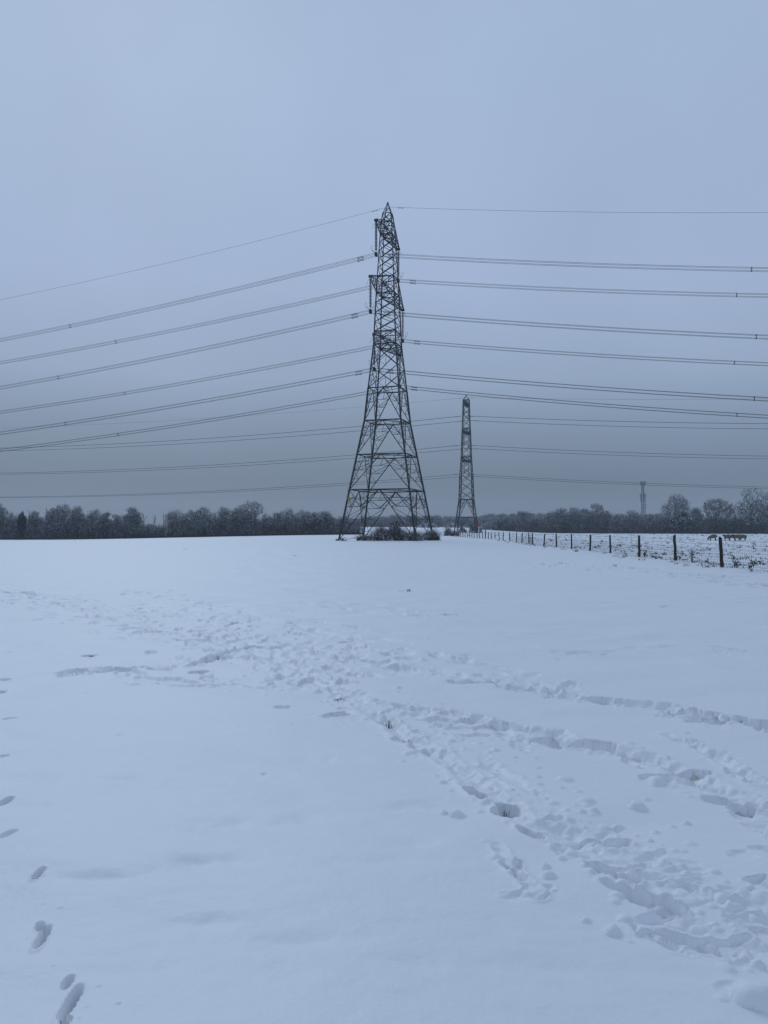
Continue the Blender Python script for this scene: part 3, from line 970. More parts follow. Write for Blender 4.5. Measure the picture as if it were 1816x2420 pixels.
def proto(name, seed, H, W, kind):
    """a winter tree: points fill a lumpy crown, each joins the nearest wood below it, girth follows what it carries"""
    r = random.Random(seed)
    rs = np.random.RandomState(seed)
    #        crown centre, low edge, trunk top, girth, first fork, points, blob size, twigs
    CF = {'dome': (.57, .12, .72, .020, .20, 1000, .36, 6), 'column': (.52, -.02, .86, .018, .08, 700, .42, 6), 'open': (.64, .30, .62, .021, .34, 930, .31, 6),
          'spread': (.53, .08, .50, .020, .16, 1700, .30, 6), 'scrub': (.45, -.15, .45, .013, .03, 900, .36, 6), 'ivy': (.5, .0, .8, .018, .08, 620, .38, 3),
          'leafy': (.60, .16, .62, .020, .22, 950, .30, 4)}
    th = H * .9
    if kind != 'snag':
        cz, lo, tt, tg, fork, npts, blob, ntw = CF[kind]
        cz, lo, th, tr = cz * H, lo * H, tt * H, tg * H
    else:
        tr = .013 * H
    pts, p, d = [Vector((0, 0, -.3)), Vector((0, 0, 0))], Vector((0, 0, 0)), Vector((0, 0, 1))
    rad = [tr * 1.5, tr * 1.25]
    n = 9
    for i in range(n):
        d = (d + Vector((r.gauss(0, .07), r.gauss(0, .07), .16))).normalized()
        p = p + d * th / n
        pts.append(p.copy()); rad.append(max(.03, tr * (1 - .85 * (i + 1) / n)))
    g = Grower(seed, H, W)
    leaves, mats = None, [TWIG]
    if kind == 'snag':
        g.cz, g.lo = .5 * H, 0
        cfg = [None, (4, 5, .5, .14, .15, .5), (3, 4, .6, .16, .1, .5), (1, 0, .6, .18, .1, .5)]
        for k in range(9):
            f = .3 + .68 * (k + r.random() * .6) / 9
            j = 1 + f * n
            i = min(int(j), len(pts) - 2)
            c = pts[i].lerp(pts[i + 1], j - int(j))
            a = k * 2.4 + r.gauss(0, .3); tilt = .5 * r.uniform(.6, 1.2)
            g.branch(c, Vector((math.cos(a) * math.sin(tilt), math.sin(a) * math.sin(tilt), math.cos(tilt))), H * .28 * r.uniform(.5, 1.2), tr * .5, 1, cfg)
    else:
        nb = 17
        cen, br = [], []
        for k in range(nb):                              # the crown is a union of uneven clumps
            u = rs.normal(size=3); u /= np.linalg.norm(u)
            q = rs.uniform(.30, .82)
            rz = (H - cz) if u[2] > 0 else (cz - lo)
            cen.append([u[0] * W / 2 * q, u[1] * W / 2 * q, cz + u[2] * rz * q])
            br.append(blob * W * rs.uniform(.5, 1.35) *   .68)
        cen.append([0, 0, H - blob * W * .6]); br.append(blob * W * .65)
        cen, br = np.array(cen), np.array(br)
        A = []
        while len(A) < npts:
            u = rs.uniform(-1, 1, 3)
            if (u * u).sum() > 1:
                continue
            q = np.array([u[0] * W / 2, u[1] * W / 2, cz + u[2] * ((H - cz) if u[2] > 0 else (cz - lo))])
            if q[2] < .1 or q[2] > H:
                continue
            dd = np.linalg.norm(cen - q, axis=1) / br
            if dd.min() < 1:
                A.append(q)
        A = np.array(A)
        A = A[np.argsort(np.linalg.norm(A - np.array([0, 0, fork * H]), axis=1))]
        nodes = [np.array(pts[1].lerp(pts[-1], 0))]
        nodes = [np.array(v) for v in pts[1:] if v.z >= fork * H * .8]
        for i in range(len(nodes) - 1):
            nodes.append((nodes[i] + nodes[i + 1]) / 2)
        nt_ = len(nodes)
        par = [-1] * nt_
        P = np.zeros((nt_ + len(A), 3)); P[:nt_] = nodes
        for i, q in enumerate(A):
            k = nt_ + i
            e = P[:k] - q
            cost = np.sqrt((e * e).sum(1)) + .9 * np.maximum(0, e[:, 2]) + .04 * np.linalg.norm(P[:k] - np.array([0, 0, fork * H]), axis=1)
            j = int(cost.argmin())
            par.append(j)
            m = P[j] + (q - P[j]) * (1.0 if cost[j] < 2.2 else 2.2 / cost[j])
            P[k] = m
        cnt = np.ones(len(P))
        for k in range(len(P) - 1, nt_ - 1, -1):
            cnt[par[k]] += cnt[k]
        rr = np.minimum(.016 * cnt ** .5 + .008, tr * .7)
        for k in range(nt_, len(P)):
            a, b = Vector(P[par[k]]), Vector(P[k])
            if (b - a).length < .03:
                continue
            mid = (a + b) / 2 + Vector(rs.normal(size=3) * (b - a).length * .09) - UP * (b - a).length * .04
            r0 = rr[k] if par[k] < nt_ else min(rr[par[k]], rr[k] * 1.5)
            g.seg(a, mid, r0, (r0 + rr[k]) / 2); g.seg(mid, b, (r0 + rr[k]) / 2, rr[k])
            dr = (b - a).normalized()
            up = .5 if kind in ('spread', 'column') else .3
            for _ in range(ntw):
                t = (dr * .9 + Vector(rs.normal(size=3) * .65) + UP * up).normalized()
                c = a.lerp(b, r.uniform(.3, 1.0)); L = r.uniform(.3, 1.0) * (1.6 if r.random() < .12 else 1)
                e = c + t * L
                g.seg(c, e, .014, .008)
                if r.random() < .6:
                    g.seg(c.lerp(e, .5), c.lerp(e, .5) + (t + Vector(rs.normal(size=3) * .6)).normalized() * L * .5, .010, .006)
        if kind in ('ivy', 'leafy'):
            rep = 16 if kind == 'ivy' else 10
            src = P[nt_:] if kind == 'ivy' else P[nt_:][cnt[nt_:] < 5]
            cs = np.repeat(src, rep, 0) + rs.normal(size=(len(src) * rep, 3)) * (.30 if kind == 'ivy' else .30)
            leaves = leaf_quads(cs, .17 if kind == 'ivy' else .12, rs)
            mats = [TWIG, DARKIVY if kind == 'ivy' else BROWN]
    g.trunk.tube(pts, rad, 9)
    segs = [c for c in g.crown if abs((c[1] - c[0]).normalized().z) < .75]
    pads = []
    for c in r.sample(segs, min(len(segs), {'snag': 10, 'ivy': 50}.get(kind, 120))):
        a, b = c[0], c[1]
        dr = (b - a); dr.z *= .5; dr = dr.normalized() * r.uniform(.10, .34)
        sd = dr.cross(UP).normalized() * r.uniform(.05, .14)
        m = (a + b) / 2 + UP * (c[2] + .01)
        hh = UP * r.uniform(.04, .09)
        for s1 in (-1, 1):
            pads.append([m - dr, m + dr, m + dr * .6 + hh, m - dr * .6 + hh])
            pads[-1] = [m - dr * 1.0, m - dr * .5 + sd * s1, m + dr * .5 + sd * s1, m + dr * 1.0 + hh * .3]
            pads.append([m - dr, m - dr * .5 + sd * s1, m + dr * .5 + sd * s1, m + dr * .3 + hh])
    if pads:
        pv = np.array([[tuple(v) for v in q] for q in pads], float).reshape(-1, 3)
        g.pads = pv
        mats = mats + [SNOW]
    return (g.trunk.mesh('trunk', BARK), g.crown_mesh('crown', mats, leaves), H, W)

PR = {}
for i in range(4): PR['dome%d' % i] = proto('dome', 20 + i, 11, 8.5, 'dome')
for i in range(3): PR['column%d' % i] = proto('column', 40 + i, 11, 4.2, 'column')
for i in range(3): PR['snag%d' % i] = proto('snag', 60 + i, 11, 3.0, 'snag')
for i in range(2): PR['scrub%d' % i] = proto('scrub', 70 + i, 7, 7.5, 'scrub')
for i in range(2): PR['ivy%d' % i] = proto('ivy', 80 + i, 8, 4.5, 'ivy')
PR['open0'] = proto('open', 91, 14, 9, 'open')
PR['open1'] = proto('open', 95, 15, 10, 'open')
PR['leafy0'] = proto('leafy', 93, 14, 12, 'leafy')
PR['spread0'] = proto('spread', 97, 17, 16, 'spread')

rt = random.Random(12)
def tree(px, ytop, wpx, D, kind, label, group, name='tree', rot=None):
    """a tree whose top reaches the ray through (px, ytop) at depth D"""
    t = at(px, ytop, D)
    g = tz(t.x, t.y)
    T, Cm, H, W = PR[kind]
    o = empty(name, (t.x, t.y, g - .05), rt.random() * 6.283 if rot is None else rot)
    h = (t.z - g) / H / .97
    w = wpx / F * D / W
    o.scale = (w, w, h)
    tag(o, label, 'tree', group)
    link_mesh('trunk', T, o); link_mesh('crown', Cm, o)
    return o

GL = 'trees of the left treeline'
LEFT = [
    (0, 1192, 34, 'dome0', "tall dark tree cut off by the left edge of the photo"),
    (30, 1213, 46, 'scrub0', "low bushy snowy tree next to the tree at the left edge"),
    (53, 1213, 15, 'ivy0', "narrow dark ivy covered tree near the left edge"),
    (65, 1201, 16, 'snag0', "pale thin sapling rising right behind the ivy covered tree"),
    (84, 1209, 26, 'column0', "slim upright tree between the pale sapling and the tall bare spire"),
    (105, 1196, 16, 'snag1', "tall bare spire of a tree just left of the broadest dome"),
    (124, 1204, 40, 'dome1', "dark tree forming the left shoulder of the broadest dome"),
    (151, 1195, 62, 'dome2', "broadest domed snowy crown in the left treeline"),
    (185, 1199, 30, 'column1', "upright tree on the right flank of the broadest dome"),
    (223, 1205, 56, 'dome3', "rounded snow dusted crown just right of the broadest dome"),
    (252, 1212, 28, 'column2', "thin crowned tree between the rounded crown and the small umbrella crown"),
    (275, 1217, 30, 'open0', "small umbrella shaped tree left of the square topped tree"),
    (311, 1200, 38, 'column0', "tall square topped bare tree standing above its neighbours, left treeline"),
    (342, 1209, 24, 'snag2', "forked leafless dead tree, the thicker of two beside the square topped tree"),
    (363, 1212, 16, 'snag0', "forked leafless dead tree, the thinner and right one of two"),
    (386, 1208, 12, 'snag1', "single dead stick of a tree in the lowest gap of the treeline"),
    (352, 1238, 44, 'scrub1', "low white frosted scrub tree below the two forked dead trees"),
    (416, 1207, 46, 'dome1', "spiky snowy tree just right of the single dead stick"),
    (452, 1207, 36, 'dome0', "dark brown speckled tree left of the wide flat crown"),
    (481, 1199, 52, 'dome3', "wide flat topped crown halfway along the left treeline"),
    (528, 1200, 42, 'dome2', "greyish crown between the wide flat one and the tallest left tree"),
    (560, 1204, 34, 'column1', "upright crown touching the left side of the tallest left tree"),
    (592, 1185, 60, 'open1', "tallest tree of the left treeline, round crown with forked branches showing"),
    (630, 1215, 38, 'scrub0', "low dark tree right below the tallest left tree"),
    (655, 1213, 26, 'column2', "slim tree left of the tall brownish bushy tree"),
    (682, 1203, 44, 'dome0', "tall brownish bushy tree right of the tallest left tree"),
    (717, 1207, 46, 'dome1', "loose twiggy tree right of the brownish bushy tree"),
    (746, 1211, 30, 'column0', "pale brush like upright tree, the left one of a pair before the near pylon"),
    (768, 1209, 40, 'column1', "pale brush like upright tree, the right one of a pair before the near pylon"),
    (803, 1224, 44, 'dome3', "small rounded tree seen past the left foot of the near pylon"),
    (838, 1240, 40, 'scrub1', "low dark shrub like tree seen between the near pylon's left legs"),
]
for px, yt, wd, k, lab in LEFT:
    D = 236 + rt.uniform(-8, 14)
    tree(px, yt, wd * 1.25, D, k, lab, GL)
GR = 'trees of the right treeline'
RIGHT = [
    (1155, 1234, 30, 395, 'scrub0', "low dark tree right of the red topped marker pole"),
    (1184, 1227, 22, 385, 'ivy0', "small dark evergreen tree beyond the far fence posts, left one of two"),
    (1208, 1227, 34, 400, 'scrub1', "snowy shrub like tree between the two small dark evergreens"),
    (1232, 1209, 32, 400, 'column1', "upright tree standing above the hazy wood right of the far pylon"),
    (1263, 1228, 22, 370, 'ivy1', "small dark evergreen tree in front of hazy wood, right one of two"),
    (1284, 1226, 34, 370, 'scrub0', "frosted low tree right of the two small dark evergreens"),
    (1305, 1209, 36, 350, 'dome1', "left end of the long even wood, a rounded dark tree"),
    (1328, 1202, 44, 345, 'column0', "dense upright tree in the long even wood right of the far pylon"),
    (1356, 1201, 46, 345, 'dome2', "broad even crown in the middle of the long even wood"),
    (1383, 1204, 36, 340, 'column2', "narrow tree in the long even wood left of the tall pale tree"),
    (1408, 1192, 42, 335, 'open0', "tall pale bare tree at the right end of the long even wood"),
    (1434, 1207, 34, 330, 'leafy0', "brownish yellow leaved tree right of the tall pale bare tree"),
    (1460, 1219, 46, 325, 'scrub1', "snowy thorn bush tree with white flecked top, below and left of the mast"),
    (1494, 1207, 52, 335, 'dome0', "greyish round tree left of and below the telecom mast"),
    (1528, 1217, 46, 325, 'scrub0', "frosted low tree just right of the telecom mast"),
    (1556, 1213, 46, 330, 'dome3', "mid grey tree left of the big lone open crown"),
    (1598, 1169, 64, 312, 'open1', "big open bare crown rising alone above dark ivy, right treeline"),
    (1612, 1212, 48, 304, 'ivy1', "dark green ivy mass under the big lone open crown"),
    (1646, 1201, 36, 322, 'column1', "pale tree in the gap left of the red brown oak"),
    (1665, 1230, 40, 306, 'scrub1', "low snow flecked bush tree at the left foot of the red brown oak"),
    (1694, 1180, 76, 304, 'leafy0', "red brown oak still holding dead leaves, right treeline"),
    (1727, 1215, 52, 312, 'scrub0', "dark thicket tree between the red brown oak and the largest tree"),
    (1776, 1155, 112, 300, 'spread0', "largest bare tree, wide fan of fine branches at the right edge"),
    (1822, 1190, 60, 310, 'dome2', "tree behind the largest bare tree, cut off by the right edge"),
]
for px, yt, wd, D, k, lab in RIGHT:
    tree(px, yt, wd * 1.1, D, k, lab, GR)

# indistinct trees of a back row that close the gaps
ks = ['dome0', 'column1', 'dome2', 'scrub1', 'column2', 'dome3', 'dome1']
for i in range(27):
    px = 10 + i * 30 + rt.uniform(-9, 9)
    if 325 < px < 400: continue
    tree(px, rt.uniform(1216, 1230), rt.uniform(40, 62), 262 + rt.uniform(0, 16), ks[i % 7], 'indistinct dark tree in the back row, closing a gap of the left treeline', 'back row of the left treeline')
for i in range(20):
    px = 1170 + i * 34 + rt.uniform(-9, 9)
    tree(px, rt.uniform(1216, 1230), rt.uniform(40, 62), np.interp(px, [1170, 1450, 1840], [420, 350, 330]) + rt.uniform(0, 16), ks[(i * 3) % 7], 'indistinct grey tree in the back row, closing a gap of the right treeline', 'back row of the right treeline')

# dense undergrowth along the two treelines
def undergrowth(name, n, sampler, hmin, hmax, seed, m, spread=.25):
    rs = np.random.RandomState(seed)
    X, Y, hf = sampler(rs, n)
    Z = terrain(X, Y)
    h = rs.uniform(hmin, hmax, n) * hf
    base = np.stack([X, Y, Z - .05], 1)
    out = []
    def sticks(P, D, L, r0, r1):
        Q = P + D * L[:, None]
        A = rs.normal(size=P.shape); U = np.cross(D, A); U /= np.linalg.norm(U, axis=1, keepdims=True) + 1e-9
        W = np.cross(D, U)
        for k in range(3):
            a0, a1 = 2 * math.pi * k / 3, 2 * math.pi * (k + 1) / 3
            e0, e1 = U * math.cos(a0) + W * math.sin(a0), U * math.cos(a1) + W * math.sin(a1)
            out.append(np.stack([P + e0 * r0, P + e1 * r0, Q + e1 * r1, Q + e0 * r1], 1).reshape(-1, 3))
        return Q
    D = rs.normal(size=(n, 3)) * spread; D[:, 2] = 1; D /= np.linalg.norm(D, axis=1, keepdims=True)
    sticks(base, D, h, .035, .012)
    for _ in range(5):
        t = rs.uniform(.15, .95, n)
        P = base + D * (h * t)[:, None]
        E = D * .6 + rs.normal(size=(n, 3)) * .55; E /= np.linalg.norm(E, axis=1, keepdims=True)
        sticks(P, E, h * rs.uniform(.15, .45, n), .018, .007)
    o = link_mesh(name, quads_mesh(name, np.concatenate(out), m))
    return tag(o, kind='stuff')

def left_row(rs, n):
    px = rs.uniform(-420, 850, n); D = rs.uniform(226, 250, n)
    return (px - CX) / F * D, D, .55 + .45 * np.clip(fbm(px * .03, D * .1, 5, 2) + .6, 0, 1.4)
def right_row(rs, n):
    px = rs.uniform(1165, 2260, n)
    D = np.interp(px, [1165, 1300, 1450, 1600, 1816, 1900], [385, 350, 322, 304, 298, 298]) + rs.uniform(0, 22, n)
    return (px - CX) / F * D, D, .55 + .45 * np.clip(fbm(px * .03, D * .1, 6, 2) + .6, 0, 1.4)
tag(undergrowth('undergrowth', 17500, left_row, 1.2, 5.4, 1, UNDER), 'dark twiggy undergrowth along the foot of the left treeline', 'undergrowth')
tag(undergrowth('undergrowth', 21000, right_row, 1.4, 7.5, 2, UNDER), 'dark twiggy undergrowth along the foot of the right treeline', 'undergrowth')

def edge_grass(name, sampler, n, seed, label):
    rs = np.random.RandomState(seed)
    X, Y = sampler(rs, n)
    Z = terrain(X, Y)
    c = np.stack([X, Y, Z + .05], 1)
    w = rs.uniform(.1, .35, n)[:, None]; h = rs.uniform(.15, .5, n)[:, None]
    a = rs.uniform(0, 6.28, n)
    u = np.stack([np.cos(a), np.sin(a), 0 * a], 1) * w
    tip = np.stack([rs.normal(size=n) * .1, rs.normal(size=n) * .1, h[:, 0]], 1)
    V = np.stack([c - u, c + u, c + u * .4 + tip, c - u * .4 + tip], 1)
    return tag(link_mesh(name, quads_mesh(name, V, GRASS)), label, 'grass', kind='stuff')
edge_grass('rough_grass', lambda rs, n: (lambda px, D: ((px - CX) / F * D, D))(rs.uniform(-420, 860, n), rs.uniform(224, 229, n)), 12500, 4, 'strip of bare dark grass at the foot of the left treeline')
edge_grass('rough_grass', lambda rs, n: (lambda px: ((px - CX) / F * np.interp(px, [1165, 1300, 1450, 1600, 1900], [382, 347, 319, 300, 294]), np.interp(px, [1165, 1300, 1450, 1600, 1900], [382, 347, 319, 300, 294]) + rs.uniform(-3, 3, n)))(rs.uniform(1165, 2260, n)), 13500, 5, 'strip of bare dark grass at the foot of the right treeline')

# far hazy wood, one mass
def far_wood():
    rs = np.random.RandomState(9)
    src = []
    for k in ('dome0', 'dome1', 'column0', 'scrub0'):
        me = PR[k][1]
        v = np.empty(len(me.vertices) * 3, np.float32); me.vertices.foreach_get('co', v)
        v = v.reshape(-1, 4, 3)
        keep = rs.random_sample(len(v)) < .33
        v = v[keep]
        c = v.mean(1, keepdims=True)
        v = c + (v - c) * np.array([2.2, 2.2, 1.25])     # fewer, coarser twigs for the distance
        src.append((v, PR[k][2], PR[k][3]))
    out = []
    for i in range(230):
        px = rs.uniform(640, 1640)
        D = rs.uniform(560, 760)
        top = np.interp(px, [640, 760, 860, 930, 1000, 1080, 1150, 1240, 1300, 1450, 1640], [1232, 1229, 1222, 1217, 1217, 1219, 1216, 1211, 1214, 1216, 1214]) + rs.uniform(-2, 9)
        t = at(px, top, D)
        g = tz(t.x, t.y)
        v, H, W = src[rs.randint(4)]
        h = max(5, t.z - g)
        a = rs.uniform(0, 6.28)
        w = rs.uniform(10, 16) / W
        q = v.reshape(-1, 3) * np.array([w, w, h / H])
        x = q[:, 0] * math.cos(a) - q[:, 1] * math.sin(a) + t.x
        y = q[:, 0] * math.sin(a) + q[:, 1] * math.cos(a) + t.y
        out.append(np.stack([x, y, q[:, 2] + g], 1))
    me = quads_mesh('far_wood', np.concatenate(out), TWIG)
    return tag(link_mesh('far_wood', me), 'hazy grey wood on the far rise behind both pylons', 'wood', kind='stuff')
far_wood()

# ------------------------------------------------------------------ bushes
def bush(name, px0, px1, D, h, seed, label, group, leafm, n, dist=.9, skew=0., stems=420, depth=None):
    rs = np.random.RandomState(seed)
    x0, x1 = (px0 - CX) / F * D, (px1 - CX) / F * D
    cx, wx = (x0 + x1) / 2, (x1 - x0) / 2
    dy = depth or wx * .55
    g = tz(cx, D)
    o = empty(name, (cx, D, g))
    tag(o, label, 'bush', group)
    def outline(x, y):
        d = np.clip(1 - (x / wx) ** 2 - (y / dy) ** 2, 0, 1) ** .7
        return h * d * (.72 + .62 * fbm(x * 1.1 + seed, y * 1.1, seed, 3) + skew * x / wx)
    b = MB()
    r = random.Random(seed)
    for _ in range(stems):                               # arching stems
        a = r.uniform(0, 6.28); q = r.random() ** .5
        x, y = math.cos(a) * q * wx * .9, math.sin(a) * q * dy * .9
        hh = float(outline(np.float64(x), np.float64(y))) * r.uniform(.8, 1.5) + .15
        dx, dyy = r.gauss(0, .35), r.gauss(0, .35)
        b.tube([(x, y, -.05), (x + dx * .4, y + dyy * .4, hh * .6), (x + dx, y + dyy, hh), (x + dx * 1.9, y + dyy * 1.9, hh * .86)], [.022, .016, .011, .005], 3)
    b.build('stems', STEM, o)
    a = rs.uniform(0, 6.28, n); q = rs.uniform(0, 1, n) ** .5
    x, y = np.cos(a) * q * wx, np.sin(a) * q * dy
    top = outline(x, y)
    z = top * (1 - rs.uniform(0, 1, n) ** 1.7 * .95)
    cl = fbm(x * 2.6 + 3, z * 2.6, seed + 4, 2) + .5 * fbm(y * 2.5, z * 2.5, seed + 8, 2)
    k = cl > .06
    cs = np.stack([x, y, z], 1)[k] + rs.normal(size=(k.sum(), 3)) * .05
    link_mesh('leaves', quads_mesh('leaves', leaf_quads(cs, .10 * dist, rs), leafm), o)
    m_ = max(40, n // 4)                                 # snow caught on the outer sprays
    a = rs.uniform(0, 6.28, m_); q = rs.uniform(0, 1, m_) ** .5
    x, y = np.cos(a) * q * wx * 1.02, np.sin(a) * q * dy * 1.02
    z = outline(x, y) * (1 - rs.uniform(0, 1, m_) ** 2 * .8) + .04
    kk = fbm(x * 1.3 + 9, y * 1.3 + z, seed + 15, 2) > -.12
    link_mesh('caught_snow', quads_mesh('caught_snow', leaf_quads(np.stack([x, y, z], 1)[kk], .14 * dist, rs, .78), SNOW), o)
    return o
GB = 'scrub under the near pylon'
bush('bramble', 868, 930, 108.5, 1.75, 1, 'reddish brown snow flecked bramble at the left of the scrub under the near pylon', GB, BRAMBLE, 5200)
bush('bramble', 905, 972, 109.5, 2.5, 2, 'tallest dark bramble mound in the middle under the near pylon', GB, BRAMBLE, 6500)
bush('bramble', 952, 1000, 108.8, 1.55, 3, 'low white dusted bramble around the right front leg of the near pylon', GB, BRAMBLE, 3800)
bush('shrub', 992, 1041, 112, 2.0, 4, 'pale green grey shrub at the right end of the scrub under the near pylon', GB, PALESHRUB, 4600)
bush('bramble', 843, 885, 109.5, .75, 5, 'lowest dark bramble trailing left from the scrub under the near pylon', GB, BRAMBLE, 1500)
bush('shrub', 803, 818, 107.5, .5, 6, 'tiny tuft of dark stems at the left front foot of the near pylon', GB, BRAMBLE, 260, stems=40)
bush('shrub', 1050, 1069, 195, 2.1, 7, 'rounded yellowish hedge bush by the snowy track left of the far pylon', None, PALESHRUB, 2200, 1.4)
bush('shrub', 1066, 1086, 188, 1.3, 8, 'low hedge bush at the far end of the fence, in front of the far pylon', None, PALESHRUB, 1500, 1.4)
bush('shrub', 1084, 1104, 268, 2.2, 9, 'dark bush behind the left feet of the far pylon', None, BRAMBLE, 1800, 1.8)
bush('shrub', 1108, 1142, 268, 3.6, 10, 'taller dark bush behind the right feet of the far pylon', None, BRAMBLE, 2600, 1.8)
for i, (a, c, D, h, lab) in enumerate(((985, 1040, 430, 3.6, 'snowy hedge across the far field just right of the near pylon'), (1046, 1090, 440, 3.2, 'snowy hedge across the far field just left of the far pylon'),
                                      (1112, 1160, 420, 3.4, 'snowy hedge across the far field just right of the far pylon'))):
    bush('hedge', a, c, D, h, 20 + i, lab, None, PALESHRUB, 3600, 3.2, stems=120, depth=4)

# dry weeds by the fence
def weed(x, y, h, seed, label):
    b = MB(); r = random.Random(seed)
    for _ in range(6):
        dx, dy = r.gauss(0, .1), r.gauss(0, .06)
        hh = h * r.uniform(.45, 1)
        b.tube([(0, 0, -.03), (dx * .5, dy * .5, hh * .55), (dx, dy, hh)], [.012, .009, .004], 4)
        for _ in range(3):
            f = r.uniform(.4, 1)
            c = Vector((dx * f, dy * f, hh * f)); e = c + Vector((r.gauss(0, .08), r.gauss(0, .05), r.uniform(.0, .1)))
            b.tube([c, e], [.008, .003], 3)
            b.box(e, (.018, .018, .022))
    o = b.build('weed', DRY); o.location = (x, y, tz(x, y))
    tag(o, label, 'weed', 'dry weeds along the fence')
weed(14.0, 35.0, .62, 1, 'tall dry weed between the two nearest fence posts')
weed(13.75, 30.2, .55, 2, 'dry weed just right of the nearest fence post')
weed(14.15, 41.8, .35, 3, 'short dry weed at the foot of the third fence post from the right edge')
weed(13.35, 28.0, .5, 4, 'dry weed by the netting at the right edge of the photo')

# grass showing through the snow: uncountable
def tufts(name, pts, hs, seed, label, blades=9, mat_=GRASS, thick=1.0):
    rs = np.random.RandomState(seed)
    out = []
    for (x, y), h in zip(pts, hs):
        n = blades
        z = tz(x, y)
        c = np.array([x, y, z]) + rs.normal(size=(n, 3)) * np.array([h * .55, h * .4, 0])
        a = rs.uniform(0, 6.28, n)
        lean = rs.uniform(.6, 3.0, n)
        hh = h * rs.uniform(.4, 1.1, n)
        d = np.stack([np.cos(a) * lean * hh, np.sin(a) * lean * hh, hh], 1)
        w = np.stack([-np.sin(a), np.cos(a), 0 * a], 1) * (h * .09 * thick)
        m = c + d * .55 + np.array([0, 0, 1]) * (hh * .12)[:, None]
        t = c + d
        b0 = c - np.array([0, 0, .05])
        out.append(np.stack([b0 - w, b0 + w, m + w * .7, m - w * .7], 1).reshape(-1, 3))
        out.append(np.stack([m - w * .7, m + w * .7, t + w * .1, t - w * .1], 1).reshape(-1, 3))
    me = quads_mesh(name, np.concatenate(out), mat_)
    return tag(link_mesh(name, me), label, 'grass', kind='stuff')
rg = random.Random(31)
pts, hs = [], []
while len(pts) < 2300:
    y = 1 / rg.uniform(1 / 290, 1 / 26)
    if rg.random() < .35: y = rg.uniform(60, 290)
    x = rg.uniform(float(fence_x(y)) + .4, max(18, y * .56 + 4))
    if float(vnoise(np.array(x * .35), np.array(y * .35), 3)) < rg.uniform(-.9, .5): continue
    pts.append((x, y)); hs.append(rg.uniform(.03, .095) * (1 + y / 160) * (1.6 if rg.random() < .1 else 1))
tufts('grass_tufts', pts, hs, 1, 'dark grass tussocks poking through the snow of the sheep pasture beyond the fence', 8, GRASS, 1.6)
pts, hs = [], []
for px, py, h in ((735, 1513, .03), (196, 1419, .035), (1093, 1757, .016), (1080, 1768, .014), (843, 1561, .03), (885, 1277, .07), (470, 1419, .025), (1600, 1559, .014),
                  (400, 1187, .1), (638, 1202, .1), (1212, 1218, .09), (1330, 1222, .09), (1030, 1728, .012), (520, 1349, .03)):
    x, y = on_ground(px * 1.094, py * 1.094)
    pts.append((x, y)); hs.append(h)
for _ in range(70):
    y = rg.uniform(30, 110); pts.append((float(fence_x(y)) + rg.gauss(-.2, .35), y)); hs.append(rg.uniform(.08, .2))
tufts('grass_tufts', pts, hs, 2, 'small grass blades showing in holes of the near snow and along the fence', 10)

# ------------------------------------------------------------------ sheep
def sheep_mesh(name, pose):
    J = {'rump': ((-.42, 0, .62), .15), 'hip': ((-.27, 0, .63), .235), 'belly': ((0, 0, .60), .265), 'chest': ((.25, 0, .61), .225),
         'neck': ((.42, 0, .70), .125), 'poll': ((.53, 0, .82), .085), 'muzzle': ((.68, 0, .74), .05), 'earl': ((.52, .13, .84), .022), 'earr': ((.52, -.13, .84), .022), 'tail': ((-.53, 0, .50), .05)}
    if pose == 'graze':
        J['neck'] = ((.44, 0, .47), .12); J['poll'] = ((.56, 0, .27), .085); J['muzzle'] = ((.64, 0, .12), .05)
        J['earl'] = ((.54, .13, .30), .022); J['earr'] = ((.54, -.13, .30), .022)
    E = [('hip', 'rump'), ('hip', 'belly'), ('belly', 'chest'), ('chest', 'neck'), ('neck', 'poll'), ('poll', 'muzzle'), ('poll', 'earl'), ('poll', 'earr'), ('rump', 'tail')]
    for sd in (-1, 1):
        for nm, top, x in (('f', 'chest', .27), ('h', 'hip', -.30)):
            y = sd * .12
            J[nm + 'a%d' % sd] = ((x + (.0 if nm == 'f' else .04), y, .40), .095)
            J[nm + 'b%d' % sd] = ((x + (.01 if nm == 'f' else -.06), y, .24), .042)
            J[nm + 'c%d' % sd] = ((x, y, .06), .032)
            J[nm + 'd%d' % sd] = ((x + .03, y, .0), .036)
            E += [(top, nm + 'a%d' % sd), (nm + 'a%d' % sd, nm + 'b%d' % sd), (nm + 'b%d' % sd, nm + 'c%d' % sd), (nm + 'c%d' % sd, nm + 'd%d' % sd)]
    ks = list(J)
    me = bpy.data.meshes.new('sheep_skeleton')
    me.from_pydata([J[k][0] for k in ks], [(ks.index(a), ks.index(b)) for a, b in E], [])
    ob = bpy.data.objects.new('sheep_skeleton', me)
    COL.objects.link(ob)
    md = ob.modifiers.new('skin', 'SKIN')
    for i, k in enumerate(ks):
        sv = me.skin_vertices[0].data[i]
        sv.radius = (J[k][1], J[k][1]); sv.use_root = (k == 'hip')
    sb = ob.modifiers.new('subsurf', 'SUBSURF'); sb.levels = 2; sb.render_levels = 2
    dg = bpy.context.evaluated_depsgraph_get()
    out = bpy.data.meshes.new_from_object(ob.evaluated_get(dg))
    bpy.data.objects.remove(ob)
    out.name = name
    out.materials.clear(); out.materials.append(WOOL); out.materials.append(FACE)
    rs = random.Random(5)
    for v in out.vertices:                               # woolly surface
        if v.co.z > .33 and v.co.x < .42:
            v.co += v.normal * rs.gauss(.008, .012)
    px, pz = J['poll'][0][0], J['poll'][0][2]
    for p in out.polygons:
        c = p.center
        head = (c.x > px - .09) if pose != 'graze' else (c.x > .46 and c.z < .36)
        p.material_index = 1 if (c.z < .28 and not head and c.x < .46) or head else 0
        p.use_smooth = True
    return out
